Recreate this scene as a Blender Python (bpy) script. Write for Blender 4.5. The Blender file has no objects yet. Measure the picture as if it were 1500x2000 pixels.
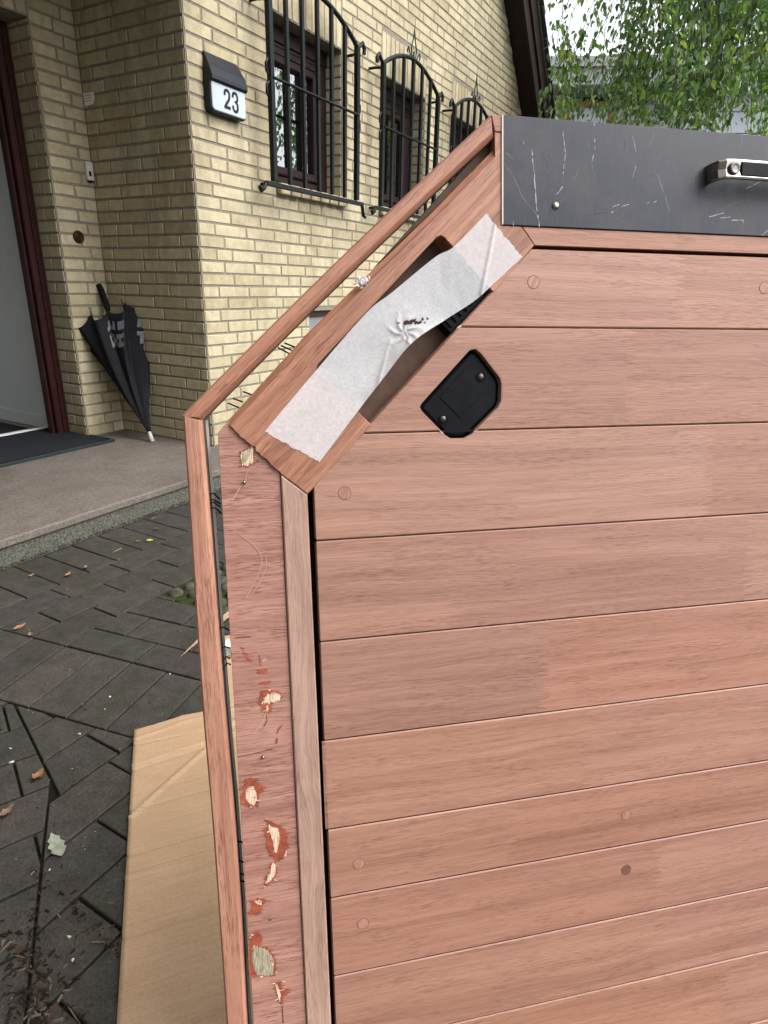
import bpy, math, random
from mathutils import Vector, Matrix, noise
RND = random.Random(7)
S = bpy.context.scene
COL = S.collection

# ---------------------------------------------------------------- camera, world, sun, exposure
CAMH = 1.0024
FPX = 1211.72
PITCH, ROLL = math.radians(20.0893), math.radians(1.3377)
cd = bpy.data.cameras.new('camera'); cam = bpy.data.objects.new('camera', cd); COL.objects.link(cam)
cd.sensor_fit = 'VERTICAL'; cd.sensor_height = 24.0; cd.lens = FPX / 2000 * 24
cd.clip_start = 0.02; cd.clip_end = 400
cp, sp = math.cos(PITCH), math.sin(PITCH); cr, sr = math.cos(ROLL), math.sin(ROLL)
# rows of RC are the camera's right, down and forward axes in world space
_b = [Vector((1, 0, 0)), Vector((0, -sp, -cp)), Vector((0, cp, -sp))]
RC = [_b[0] * cr - _b[1] * sr, _b[0] * sr + _b[1] * cr, _b[2]]
cam.matrix_world = Matrix(((RC[0].x, -RC[1].x, -RC[2].x, 0), (RC[0].y, -RC[1].y, -RC[2].y, 0),
                           (RC[0].z, -RC[1].z, -RC[2].z, CAMH), (0, 0, 0, 1)))
S.camera = cam

SUN_EL, SUN_AZ = math.radians(50), math.radians(108)      # azimuth clockwise from +Y (north)
W = bpy.data.worlds.new('World'); S.world = W; W.use_nodes = True
nt = W.node_tree; nt.nodes.clear()
sky = nt.nodes.new('ShaderNodeTexSky'); sky.sky_type = 'NISHITA'; sky.sun_disc = False
sky.sun_elevation = SUN_EL; sky.sun_rotation = SUN_AZ; sky.air_density = 1.0; sky.dust_density = 3.0
hs = nt.nodes.new('ShaderNodeHueSaturation'); hs.inputs['Saturation'].default_value = 0.22
bg = nt.nodes.new('ShaderNodeBackground'); bg.inputs['Strength'].default_value = 0.148
wo = nt.nodes.new('ShaderNodeOutputWorld')
nt.links.new(sky.outputs[0], hs.inputs['Color']); nt.links.new(hs.outputs[0], bg.inputs[0]); nt.links.new(bg.outputs[0], wo.inputs[0])
sd = bpy.data.lights.new('sun', 'SUN'); sd.energy = 1.1; sd.angle = math.radians(45); sd.color = (1, 0.97, 0.93)
so = bpy.data.objects.new('sun', sd); COL.objects.link(so)
sdir = Vector((math.sin(SUN_AZ) * math.cos(SUN_EL), math.cos(SUN_AZ) * math.cos(SUN_EL), math.sin(SUN_EL)))
so.rotation_euler = sdir.to_track_quat('Z', 'Y').to_euler(); so.location = sdir * 30
S.view_settings.view_transform = 'Standard'; S.view_settings.look = 'None'
S.view_settings.exposure = 1.5; S.view_settings.gamma = 1.0

# ---------------------------------------------------------------- measured frames
def ray(x, y):
    return RC[0] * (x - 750) + RC[1] * (y - 1000) + RC[2] * FPX
CAM = Vector((0, 0, CAMH))
DA = Vector((0.48932447, 0.87210181, 0)); DB = Vector((-0.87210181, 0.48932447, 0)); UP = Vector((0, 0, 1))
CORNER = Vector((-0.99351729, 3.49864182, 0))               # the house's outer corner at ground level
def H(s, t, z): return CORNER + DA * s + DB * t + UP * z
def house_pt(x, y, axis, val):                              # where the sight line of a photo point meets a house plane
    d = ray(x, y); o = CAM - CORNER
    if axis == 'z': k = (val - o.z) / d.z
    else:
        n = DA if axis == 's' else DB; k = (val - o.dot(n)) / d.dot(n)
    p = o + d * k
    return Vector((p.dot(DA), p.dot(DB), p.z))
YP, LEAN = math.radians(12.682 - 0.0 * 1), math.radians(12.682)
YP = math.radians(12.5322); LEAN = math.radians(12.6820)
TW = math.radians(0.0779)
_u = Vector((math.cos(YP), math.sin(YP), 0)); _n = Vector((-math.sin(YP), math.cos(YP), 0))
_v = UP * math.cos(LEAN) + _n * math.sin(LEAN)
PU = _u * math.cos(TW) + _v * math.sin(TW); PV = _v * math.cos(TW) - _u * math.sin(TW); PW = PU.cross(PV)
PO = CAM + ray(981, 480).normalized() * 0.62
PBASE = (PO.z) / PV.z                                       # distance from PO down to the ground along PV
def pu(x, y, w=0.0):                                        # panel coordinates (u, v) in metres on the layer w
    d = ray(x, y); k = ((PO - CAM).dot(PW) + w) / d.dot(PW)
    p = CAM + d * k - PO
    return (p.dot(PU), p.dot(PV))

# ---------------------------------------------------------------- mesh helper
class MB:
    def __init__(s): s.v = []; s.f = []; s.m = []; s.sm = []
    def add(s, pts, faces, mat=0, smooth=False):
        o = len(s.v); s.v += [tuple(p) for p in pts]
        for f in faces: s.f.append(tuple(i + o for i in f)); s.m.append(mat); s.sm.append(smooth)
    def box(s, a, b, mat=0, bev=0.0):
        x0, y0, z0 = [min(p, q) for p, q in zip(a, b)]; x1, y1, z1 = [max(p, q) for p, q in zip(a, b)]
        if bev <= 0:
            s.add([(x0,y0,z0),(x1,y0,z0),(x1,y1,z0),(x0,y1,z0),(x0,y0,z1),(x1,y0,z1),(x1,y1,z1),(x0,y1,z1)],
                  [(0,3,2,1),(4,5,6,7),(0,1,5,4),(1,2,6,5),(2,3,7,6),(3,0,4,7)], mat)
        else:
            b2 = bev; P = []; 
            for (xx, yy, zz, ax) in ((x0,y0,z0,0),):
                pass
            # chamfered box: three rectangles per axis joined
            X = (x0, x1); Y = (y0, y1); Z = (z0, z1); idx = {}
            for i in (0,1):
                for j in (0,1):
                    for k in (0,1):
                        sx, sy, sz = (b2 if i == 0 else -b2), (b2 if j == 0 else -b2), (b2 if k == 0 else -b2)
                        idx[i,j,k,0] = len(P); P.append((X[i], Y[j]+sy, Z[k]+sz))
                        idx[i,j,k,1] = len(P); P.append((X[i]+sx, Y[j], Z[k]+sz))
                        idx[i,j,k,2] = len(P); P.append((X[i]+sx, Y[j]+sy, Z[k]))
            F = []
            for i in (0,1):
                q = [(i,0,0,0),(i,1,0,0),(i,1,1,0),(i,0,1,0)]; F.append([idx[k] for k in (q if i else q[::-1])])
                q = [(0,i,0,1),(0,i,1,1),(1,i,1,1),(1,i,0,1)]; F.append([idx[k] for k in (q if i else q[::-1])])
                q = [(0,0,i,2),(1,0,i,2),(1,1,i,2),(0,1,i,2)]; F.append([idx[k] for k in (q if i else q[::-1])])
            for i in (0,1):
                for j in (0,1):
                    F.append([idx[i,j,0,0],idx[i,j,1,0],idx[i,j,1,1],idx[i,j,0,1]])
                    F.append([idx[i,0,j,0],idx[i,1,j,0],idx[i,1,j,2],idx[i,0,j,2]])
                    F.append([idx[0,i,j,1],idx[1,i,j,1],idx[1,i,j,2],idx[0,i,j,2]])
                    for k in (0,1): F.append([idx[i,j,k,0],idx[i,j,k,1],idx[i,j,k,2]])
            F = F[:6] + [f for f in F[6:]]
            s.add(P, F, mat)
    def prism(s, poly, w0, w1, mat=0, bev=0.0, edgebev=None, back=True, f=None):
        """poly is counter-clockwise in (u, v); extruded w0..w1 with a chamfer at w1. f maps (u,v,w) to the point."""
        f = f or (lambda u, v, w: (u, v, w)); n = len(poly)
        if bev > 0 or edgebev:
            bs = edgebev or [bev] * n
            ins = inset(poly, bs)
            mx = max(bs)
            P = [f(u, v, w0) for u, v in poly] + [f(u, v, w1 - bs_v(bs, i, n) * 0.9) for i, (u, v) in enumerate(poly)] + [f(u, v, w1) for u, v in ins]
            F = [tuple(range(2 * n, 3 * n))]
            for i in range(n):
                j = (i + 1) % n
                F.append((i, j, n + j, n + i)); F.append((n + i, n + j, 2 * n + j, 2 * n + i))
        else:
            P = [f(u, v, w0) for u, v in poly] + [f(u, v, w1) for u, v in poly]
            F = [tuple(range(n, 2 * n))] + [(i, (i + 1) % n, n + (i + 1) % n, n + i) for i in range(n)]
        if back: F.append(tuple(range(n - 1, -1, -1)))
        s.add(P, F, mat)
    def tube(s, pts, r, n=8, mat=0, caps=True, smooth=True):
        pts = [Vector(p) for p in pts]; k = len(pts); rs = r if isinstance(r, (list, tuple)) else [r] * k
        P = []; F = []; prev = None
        for i, p in enumerate(pts):
            d = (pts[min(i + 1, k - 1)] - pts[max(i - 1, 0)]).normalized()
            a = prev if prev is not None and abs(prev.dot(d)) < 0.95 else (Vector((0, 0, 1)) if abs(d.z) < 0.9 else Vector((1, 0, 0)))
            e1 = (a - d * a.dot(d)).normalized(); e2 = d.cross(e1); prev = e1
            for j in range(n):
                t = 2 * math.pi * j / n; P.append(p + (e1 * math.cos(t) + e2 * math.sin(t)) * rs[i])
        for i in range(k - 1):
            for j in range(n):
                a = i * n + j; b = i * n + (j + 1) % n; F.append((a, b, b + n, a + n))
        o = len(s.f); s.add(P, F, mat, smooth)
        if caps: s.add(P, [tuple(range(n - 1, -1, -1)), tuple(range((k - 1) * n, k * n))], mat)
    def ribbon(s, pts, wd, f, w0, w1, mat=0):
        """a flat stroke of width wd along 2-D pts, extruded w0..w1"""
        L = []; R = []; k = len(pts)
        for i in range(k):
            a = Vector(pts[max(i - 1, 0)]); b = Vector(pts[min(i + 1, k - 1)]); p = Vector(pts[i])
            d = (b - a).normalized(); nn = Vector((-d.y, d.x)) * wd / 2
            L.append(p + nn); R.append(p - nn)
        for i in range(k - 1):
            q = [R[i], R[i + 1], L[i + 1], L[i]]
            P = [f(p.x, p.y, w0) for p in q] + [f(p.x, p.y, w1) for p in q]
            s.add(P, [(4,5,6,7),(0,1,5,4),(1,2,6,5),(2,3,7,6),(3,0,4,7)], mat)
    def lathe(s, prof, n, f, mat=0, smooth=True):
        """prof: list of (r, h); f maps (x, y, h)"""
        P = [f(r * math.cos(2 * math.pi * j / n), r * math.sin(2 * math.pi * j / n), h) for r, h in prof for j in range(n)]
        F = [(i * n + j, i * n + (j + 1) % n, (i + 1) * n + (j + 1) % n, (i + 1) * n + j) for i in range(len(prof) - 1) for j in range(n)]
        s.add(P, F, mat, smooth)
        m = len(prof) - 1
        s.add([f(prof[m][0] * math.cos(2 * math.pi * j / n), prof[m][0] * math.sin(2 * math.pi * j / n), prof[m][1]) for j in range(n)], [tuple(range(n))], mat)
    def build(s, name, mats, parent=None, **tags):
        me = bpy.data.meshes.new(name); me.from_pydata(s.v, [], s.f)
        for m in (mats if isinstance(mats, (list, tuple)) else [mats]): me.materials.append(m)
        me.polygons.foreach_set('material_index', s.m); me.polygons.foreach_set('use_smooth', s.sm); me.update()
        o = bpy.data.objects.new(name, me); COL.objects.link(o)
        if parent is not None: o.parent = parent
        for k, v in tags.items(): o[k] = v
        return o
def bs_v(bs, i, n): return max(bs[i], bs[i - 1])
def inset(poly, bs):
    n = len(poly); out = []; bs = bs if isinstance(bs, (list, tuple)) else [bs] * n
    for i in range(n):
        p0 = Vector(poly[i - 1]); p1 = Vector(poly[i]); p2 = Vector(poly[(i + 1) % n])
        d1 = (p1 - p0).normalized(); d2 = (p2 - p1).normalized()
        n1 = Vector((-d1.y, d1.x)); n2 = Vector((-d2.y, d2.x)); a = bs[i - 1]; b = bs[i]
        den = d1.x * d2.y - d1.y * d2.x
        if abs(den) < 0.05: q = p1 + n1 * max(a, b)
        else:
            q1 = p1 + n1 * a; q2 = p1 + n2 * b
            t = ((q2.x - q1.x) * d2.y - (q2.y - q1.y) * d2.x) / den; q = q1 + d1 * t
        out.append((q.x, q.y))
    return out
def area(poly): return 0.5 * sum(poly[i - 1][0] * poly[i][1] - poly[i][0] * poly[i - 1][1] for i in range(len(poly)))
def ccw(poly): return list(poly) if area(poly) > 0 else list(poly)[::-1]
def clip(poly, p, d):
    """keep what lies left of the line through p with direction d"""
    out = []; n = len(poly)
    sd_ = [d[0] * (q[1] - p[1]) - d[1] * (q[0] - p[0]) for q in poly]
    for i in range(n):
        a, b = poly[i], poly[(i + 1) % n]; x, y = sd_[i], sd_[(i + 1) % n]
        if x >= 0: out.append(a)
        if (x > 0) != (y > 0) and x != y:
            t = x / (x - y); out.append((a[0] + (b[0] - a[0]) * t, a[1] + (b[1] - a[1]) * t))
    return out
def thing(name, label, cat, M=None, group=None):
    o = bpy.data.objects.new(name, None); COL.objects.link(o); o.empty_display_size = 0.1
    if M is not None: o.matrix_world = M
    o['label'] = label; o['category'] = cat
    if group: o['group'] = group
    return o
def frame(X, Y, Z, O):
    return Matrix(((X.x, Y.x, Z.x, O.x), (X.y, Y.y, Z.y, O.y), (X.z, Y.z, Z.z, O.z), (0, 0, 0, 1)))
HM = frame(DA, DB, UP, CORNER)

# ---------------------------------------------------------------- materials
KD = 0.60                                                  # one scale for the measured base colours
def dim(c): return tuple(x * KD for x in c[:3])
def mat(name):
    m = bpy.data.materials.new(name); m.use_nodes = True; t = m.node_tree
    return m, t, t.nodes['Principled BSDF']
def N(t, typ, **k):
    n = t.nodes.new(typ)
    for a, b in k.items():
        if a in n.inputs: n.inputs[a].default_value = b
        else: setattr(n, a, b)
    return n
def ramp(t, src, stops):
    r = t.nodes.new('ShaderNodeValToRGB'); e = r.color_ramp.elements
    while len(e) < len(stops): e.new(0.5)
    for x, (p, c) in zip(e, stops): x.position = p; x.color = c if len(c) == 4 else (*c, 1)
    t.links.new(src, r.inputs[0]); return r.outputs[0]
def mixc(t, a, b, fac, mode='MIX'):
    n = t.nodes.new('ShaderNodeMix'); n.data_type = 'RGBA'; n.blend_type = mode
    for sock, v in ((n.inputs[6], a), (n.inputs[7], b), (n.inputs[0], fac)):
        if hasattr(v, 'is_linked') or hasattr(v, 'links'): t.links.new(v, sock)
        elif isinstance(v, (tuple, list)): sock.default_value = (*v[:3], 1)
        else: sock.default_value = v
    return n.outputs[2]
def math_(t, op, a, b=None, c=None):
    n = t.nodes.new('ShaderNodeMath'); n.operation = op
    for i, v in enumerate((a, b, c)):
        if v is None: continue
        if hasattr(v, 'links'): t.links.new(v, n.inputs[i])
        else: n.inputs[i].default_value = v
    return n.outputs[0]
def coords(t, scale=(1, 1, 1), ang=0.0, rand=0.0):
    tc = t.nodes.new('ShaderNodeTexCoord'); v = tc.outputs['Object']
    if ang:
        m = t.nodes.new('ShaderNodeMapping'); m.inputs['Rotation'].default_value = (0, 0, -ang); t.links.new(v, m.inputs[0]); v = m.outputs[0]
    if rand:
        g = t.nodes.new('ShaderNodeNewGeometry'); r = t.nodes.new('ShaderNodeVectorMath'); r.operation = 'MULTIPLY_ADD'
        c = t.nodes.new('ShaderNodeCombineXYZ')
        for i, k in enumerate((37.0, 91.0, 53.0)): t.links.new(math_(t, 'MULTIPLY', g.outputs['Random Per Island'], k * rand), c.inputs[i])
        a = t.nodes.new('ShaderNodeVectorMath'); a.operation = 'ADD'; t.links.new(v, a.inputs[0]); t.links.new(c.outputs[0], a.inputs[1]); v = a.outputs[0]
    s = t.nodes.new('ShaderNodeVectorMath'); s.operation = 'MULTIPLY'; t.links.new(v, s.inputs[0]); s.inputs[1].default_value = scale
    return s.outputs[0]
def nz(t, vec, scale=1.0, detail=3, rough=0.55, dist=0.0):
    n = N(t, 'ShaderNodeTexNoise'); n.inputs['Scale'].default_value = scale; n.inputs['Detail'].default_value = detail
    n.inputs['Roughness'].default_value = rough; n.inputs['Distortion'].default_value = dist
    t.links.new(vec, n.inputs['Vector']); return n.outputs['Fac']
def bump(t, bs, h, strength, dist):
    b = t.nodes.new('ShaderNodeBump'); b.inputs['Strength'].default_value = strength; b.inputs['Distance'].default_value = dist
    t.links.new(h, b.inputs['Height']); t.links.new(b.outputs[0], bs.inputs['Normal'])
def plain(name, col, rough=0.5, metal=0.0, var=0.12, scale=30, bmp=0.0, spec=None):
    m, t, b = mat(name)
    n = nz(t, coords(t), scale, 4); col = dim(col)
    lo = tuple(c * (1 - var) for c in col); hi = tuple(min(1, c * (1 + var)) for c in col)
    t.links.new(ramp(t, n, [(0.3, lo), (0.7, hi)]), b.inputs['Base Color'])
    b.inputs['Roughness'].default_value = rough; b.inputs['Metallic'].default_value = metal
    if spec is None and max(col) < 0.06: spec = 0.22
    if spec is not None: b.inputs['Specular IOR Level'].default_value = spec
    if bmp: bump(t, b, nz(t, coords(t), scale * 6, 3), bmp, 0.002)
    return m
def wood(name, light, dark, ang=0.0, tone=0.07, pore=0.6, rough=0.5, broad=(1.3, 30), fine=(9, 620), streak=0.5, warp=0.004, flame=0.28):
    """straight-grained wood: slow colour bands, hair-fine streaks and short dark pores, all bent by a slow warp; every board its own cut"""
    m, t, b = mat(name); light, dark = dim(light), dim(dark)
    base = coords(t, (1, 1, 1), ang, 1.0)
    sc = t.nodes.new('ShaderNodeVectorMath'); sc.operation = 'MULTIPLY'; sc.inputs[1].default_value = (5, 16, 16); t.links.new(base, sc.inputs[0])
    w1 = nz(t, sc.outputs[0], 1, 3, 0.5)
    cx = t.nodes.new('ShaderNodeCombineXYZ'); t.links.new(math_(t, 'MULTIPLY_ADD', w1, warp * 4, -warp * 2), cx.inputs[1])
    ad = t.nodes.new('ShaderNodeVectorMath'); ad.operation = 'ADD'; t.links.new(base, ad.inputs[0]); t.links.new(cx.outputs[0], ad.inputs[1])
    def v(p):
        q = t.nodes.new('ShaderNodeVectorMath'); q.operation = 'MULTIPLY'; q.inputs[1].default_value = (p[0], p[1], p[1]); t.links.new(ad.outputs[0], q.inputs[0]); return q.outputs[0]
    nb = nz(t, v(broad), 1, 4, 0.6, 0.6); nf = nz(t, v(fine), 1, 4, 0.7); nm = nz(t, v((5, 170)), 1, 3, 0.6)
    npx = nz(t, v((75, 1150)), 1, 2, 0.55); nd = nz(t, v((14, 60)), 1, 3, 0.6); fl = nz(t, v((3.5, 75)), 1, 4, 0.7, 1.5)
    f = math_(t, 'ADD', math_(t, 'MULTIPLY', nb, 0.62 - streak * 0.4), math_(t, 'MULTIPLY', nf, streak * 0.62))
    f = math_(t, 'ADD', f, math_(t, 'MULTIPLY', nm, 0.38 - streak * 0.22))
    c = ramp(t, f, [(0.40, dark), (0.5, tuple(0.45 * a + 0.55 * b_ for a, b_ in zip(dark, light))), (0.58, light)])
    g = t.nodes.new('ShaderNodeNewGeometry'); ri = g.outputs['Random Per Island']
    rf = math_(t, 'FRACT', math_(t, 'MULTIPLY', ri, 29.3))
    c = mixc(t, c, ramp(t, fl, [(0.48, (1, 1, 1)), (0.62, (0.66, 0.58, 0.54))]), math_(t, 'MULTIPLY', rf, flame), 'MULTIPLY')
    pm = ramp(t, npx, [(0.50, (1, 1, 1)), (0.60, (0.46, 0.36, 0.33))])
    c = mixc(t, c, pm, math_(t, 'MULTIPLY', ramp(t, nd, [(0.35, (0.1,) * 3), (0.62, (1,) * 3)]), pore), 'MULTIPLY')
    h = t.nodes.new('ShaderNodeHueSaturation')
    t.links.new(math_(t, 'MULTIPLY_ADD', ri, tone * 2, 1 - tone), h.inputs['Value'])
    t.links.new(math_(t, 'MULTIPLY_ADD', math_(t, 'FRACT', math_(t, 'MULTIPLY', ri, 7.13)), 0.006, 0.497), h.inputs['Hue'])
    t.links.new(math_(t, 'MULTIPLY_ADD', math_(t, 'FRACT', math_(t, 'MULTIPLY', ri, 17.7)), 0.08, 0.94), h.inputs['Saturation'])
    t.links.new(c, h.inputs['Color']); t.links.new(h.outputs[0], b.inputs['Base Color'])
    b.inputs['Roughness'].default_value = rough; b.inputs['Specular IOR Level'].default_value = 0.4
    bump(t, b, math_(t, 'SUBTRACT', nf, math_(t, 'MULTIPLY', npx, 0.8)), 0.3, 0.0006)
    return m
A45 = math.radians(45)
W_L, W_D = (0.535, 0.278, 0.196), (0.375, 0.180, 0.122)
M_plank = wood('mahogany_planks', W_L, W_D, 0, tone=0.062, pore=0.5, fine=(12, 760), broad=(1.1, 34))
M_diag = wood('mahogany_diagonal', (0.58, 0.268, 0.152), (0.28, 0.108, 0.058), A45, broad=(2.5, 70), fine=(18, 640), pore=0.65, streak=0.5)
M_hor = wood('mahogany_rail', (0.52, 0.24, 0.145), (0.33, 0.135, 0.075), 0)
M_stile = wood('pale_mahogany_stile', (0.58, 0.375, 0.29), (0.39, 0.235, 0.18), math.radians(90), broad=(5, 26), warp=0.010, pore=0.55, streak=0.4)
M_strip = wood('mahogany_strip', (0.62, 0.315, 0.205), (0.40, 0.175, 0.11), math.radians(90), broad=(3, 70), pore=0.8)
M_strip_d = wood('mahogany_strip_diagonal', (0.54, 0.25, 0.145), (0.34, 0.135, 0.075), math.radians(42.7), broad=(3, 70), pore=0.8)
M_ply = wood('plywood_veneer', (0.60, 0.315, 0.24), (0.38, 0.175, 0.13), 0, pore=0.85, broad=(3.5, 90), fine=(10, 560), streak=0.6, tone=0.02, flame=0.35)
M_plug = wood('wood_plug', (0.58, 0.31, 0.23), (0.36, 0.175, 0.12), math.radians(62), tone=0.14, fine=(30, 500))
M_plugdark = wood('dark_wood_plug', (0.27, 0.135, 0.09), (0.18, 0.085, 0.06), math.radians(20), tone=0.02)
M_dark = plain('black_gap', (0.006, 0.005, 0.005), 0.9)
M_glueline = plain('dark_glue_line', (0.16, 0.06, 0.04), 0.8)
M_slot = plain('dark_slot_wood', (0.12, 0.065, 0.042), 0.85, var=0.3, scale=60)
M_stain = plain('red_glue_stain', (0.40, 0.085, 0.036), 0.8, var=0.35, scale=160, bmp=0.4)
def torn(name, a, b_):
    m, t, b = mat(name)
    n = nz(t, coords(t, (1500, 120, 120)), 1, 4)
    t.links.new(ramp(t, n, [(0.35, dim(b_)), (0.6, dim(a))]), b.inputs['Base Color']); b.inputs['Roughness'].default_value = 0.9
    bump(t, b, n, 0.6, 0.0006); return m
M_pale = torn('torn_pale_wood', (1.05, 0.86, 0.64), (0.62, 0.40, 0.25))
M_green = torn('greenish_torn_wood', (0.60, 0.53, 0.38), (0.22, 0.19, 0.115))
M_blackmetal = plain('black_nail', (0.012, 0.011, 0.012), 0.5, 0.6)
M_plastic = plain('black_plastic', (0.006, 0.0068, 0.0095), 0.5, var=0.4, scale=120, spec=0.08)
M_bolt = plain('dark_steel_bolt', (0.16, 0.15, 0.14), 0.35, 0.9)
M_chrome = plain('polished_steel', (0.50, 0.47, 0.42), 0.24, 1.0, var=0.06)
M_lip = plain('aluminium_lip', (0.80, 0.74, 0.70), 0.4, 0.1)
M_brightcut = plain('bare_cut_edge', (0.6, 0.5, 0.47), 0.5, 0.1)
# ---- grey anodised aluminium, brushed
M_alu, t, b = mat('anodised_aluminium')
n1 = nz(t, coords(t, (900, 25, 900)), 1, 3); n2 = nz(t, coords(t), 14, 5, 0.65)
c = mixc(t, (0.022, 0.0235, 0.030), (0.030, 0.032, 0.040), ramp(t, n1, [(0.3, (0,) * 3), (0.7, (1,) * 3)]))
c = mixc(t, c, (0.056, 0.055, 0.060), ramp(t, n2, [(0.46, (0,) * 3), (0.70, (0.8,) * 3)]))
t.links.new(c, b.inputs['Base Color']); b.inputs['Metallic'].default_value = 0.2
t.links.new(ramp(t, n2, [(0.35, (0.30,) * 3), (0.65, (0.55,) * 3)]), b.inputs['Roughness']); b.inputs['Specular IOR Level'].default_value = 0.22; bump(t, b, n1, 0.06, 0.0004)
M_scratch = plain('bare_scratch', (0.40, 0.40, 0.42), 0.5, 0.0, var=0.25, scale=300)
M_faint = plain('faint_scratch', (0.095, 0.098, 0.108), 0.5, 0.1)
# ---- bricks
def brickmat(name, cols, stain=0.6):
    m, t, b = mat(name); g = t.nodes.new('ShaderNodeNewGeometry'); cols = [dim(c_) for c_ in cols]
    c = ramp(t, g.outputs['Random Per Island'], [(0.0, cols[0]), (0.35, cols[1]), (0.7, cols[2]), (1.0, cols[3])])
    n = nz(t, coords(t, rand=1.0), 26, 5, 0.65); n2 = nz(t, coords(t, (2.6, 2.6, 0.9)), 1, 6, 0.75); n3 = nz(t, coords(t), 150, 3)
    c = mixc(t, c, ramp(t, n, [(0.3, (0.78, 0.75, 0.70)), (0.65, (1.06, 1.05, 1.03))]), 0.8, 'MULTIPLY')
    c = mixc(t, c, ramp(t, n2, [(0.38, (0.56, 0.52, 0.46)), (0.52, (1, 1, 1))]), stain, 'MULTIPLY')
    c = mixc(t, c, ramp(t, n3, [(0.28, (0.6, 0.55, 0.48)), (0.4, (1, 1, 1))]), 0.6, 'MULTIPLY')
    t.links.new(c, b.inputs['Base Color']); b.inputs['Roughness'].default_value = 0.85
    bump(t, b, math_(t, 'ADD', n, math_(t, 'MULTIPLY', n3, 0.4)), 0.5, 0.0018)
    return m
M_brick = brickmat('yellow_brick', [(0.58, 0.50, 0.315), (0.68, 0.595, 0.385), (0.74, 0.66, 0.445), (0.63, 0.55, 0.38)])
M_mortar = plain('grey_mortar', (0.31, 0.275, 0.21), 0.95, var=0.25, scale=60, bmp=0.5)
M_soffit = plain('dark_brown_board', (0.022, 0.013, 0.010), 0.6, var=0.3, scale=20)
M_board = plain('brown_barge_board', (0.032, 0.018, 0.014), 0.55, var=0.3, scale=12)
M_slate = plain('grey_slate', (0.09, 0.09, 0.095), 0.55, var=0.25, scale=18)
M_iron = plain('black_wrought_iron', (0.012, 0.016, 0.017), 0.42, 0.2, var=0.4, scale=80)
M_winframe = plain('dark_brown_window_frame', (0.026, 0.011, 0.011), 0.42, var=0.25, scale=25)
M_redframe = plain('dark_red_door_frame', (0.042, 0.0085, 0.0085), 0.5, var=0.3, scale=25)
M_white = plain('white_paint', (0.95, 1.0, 1.0), 0.6, var=0.03)
M_tile = plain('tan_floor_tile', (0.32, 0.27, 0.21), 0.5, var=0.12, scale=8)
M_curtain = plain('grey_curtain', (0.75, 0.80, 0.74), 0.9, var=0.2)
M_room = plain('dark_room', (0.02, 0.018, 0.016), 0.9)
m, t, b = mat('window_glass'); M_glass = m
t.nodes.remove(b); o = t.nodes['Material Output']
gl = N(t, 'ShaderNodeBsdfGlossy'); gl.inputs['Roughness'].default_value = 0.015; gl.inputs['Color'].default_value = (0.95, 0.98, 1, 1)
tr = N(t, 'ShaderNodeBsdfTransparent'); tr.inputs['Color'].default_value = (0.80, 0.84, 0.83, 1)
lw = N(t, 'ShaderNodeFresnel'); lw.inputs['IOR'].default_value = 3.6
mx = N(t, 'ShaderNodeMixShader'); t.links.new(lw.outputs[0], mx.inputs[0]); t.links.new(tr.outputs[0], mx.inputs[1]); t.links.new(gl.outputs[0], mx.inputs[2])
t.links.new(mx.outputs[0], o.inputs['Surface'])
# ---- ground
M_paver, t, b = mat('dark_paver'); g = t.nodes.new('ShaderNodeNewGeometry')
c = ramp(t, g.outputs['Random Per Island'], [(0, (0.029, 0.0265, 0.0235)), (0.4, (0.038, 0.0335, 0.030)), (0.7, (0.034, 0.032, 0.026)), (1, (0.044, 0.037, 0.033))])
n1 = nz(t, coords(t), 3.2, 5, 0.7); n2 = nz(t, coords(t), 190, 3, 0.75); n3 = nz(t, coords(t), 22, 5, 0.7)
c = mixc(t, c, (0.021, 0.0235, 0.0115), ramp(t, n1, [(0.46, (0,) * 3), (0.66, (0.55,) * 3)]))
c = mixc(t, c, ramp(t, n2, [(0.3, (0.5,) * 3), (0.7, (1.7,) * 3)]), 0.8, 'MULTIPLY')
c = mixc(t, c, ramp(t, n3, [(0.3, (0.62,) * 3), (0.7, (1.4,) * 3)]), 0.85, 'MULTIPLY')
t.links.new(c, b.inputs['Base Color']); b.inputs['Roughness'].default_value = 0.8; b.inputs['Specular IOR Level'].default_value = 0.25; bump(t, b, n2, 0.4, 0.001)
M_joint = plain('mossy_joint', (0.012, 0.0125, 0.007), 0.95, var=0.6, scale=25)
M_ground = plain('far_paving', (0.045, 0.04, 0.036), 0.85, var=0.3, scale=6)
M_moss = plain('moss', (0.035, 0.05, 0.012), 0.95, var=0.5, scale=90, bmp=0.8)
M_cobble = plain('mossy_cobble', (0.085, 0.085, 0.055), 0.9, var=0.5, scale=40, bmp=0.6)
M_slab, t, b = mat('worn_concrete_slab')
n1 = nz(t, coords(t), 5, 6, 0.7); n2 = nz(t, coords(t), 170, 3, 0.75); n3 = nz(t, coords(t), 60, 4)
c = ramp(t, n1, [(0.3, (0.080, 0.066, 0.054)), (0.55, (0.115, 0.097, 0.081)), (0.75, (0.132, 0.112, 0.095))])
c = mixc(t, c, ramp(t, n2, [(0.32, (0.45,) * 3), (0.62, (1.4,) * 3)]), 0.85, 'MULTIPLY')
c = mixc(t, c, ramp(t, n3, [(0.3, (0.78,) * 3), (0.6, (1.08,) * 3)]), 0.8, 'MULTIPLY')
t.links.new(c, b.inputs['Base Color']); b.inputs['Roughness'].default_value = 0.85; bump(t, b, n2, 0.4, 0.001)
M_riser, t, b = mat('pebble_concrete')
n1 = nz(t, coords(t), 170, 3, 0.75); n2 = nz(t, coords(t), 9, 5, 0.7)
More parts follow.
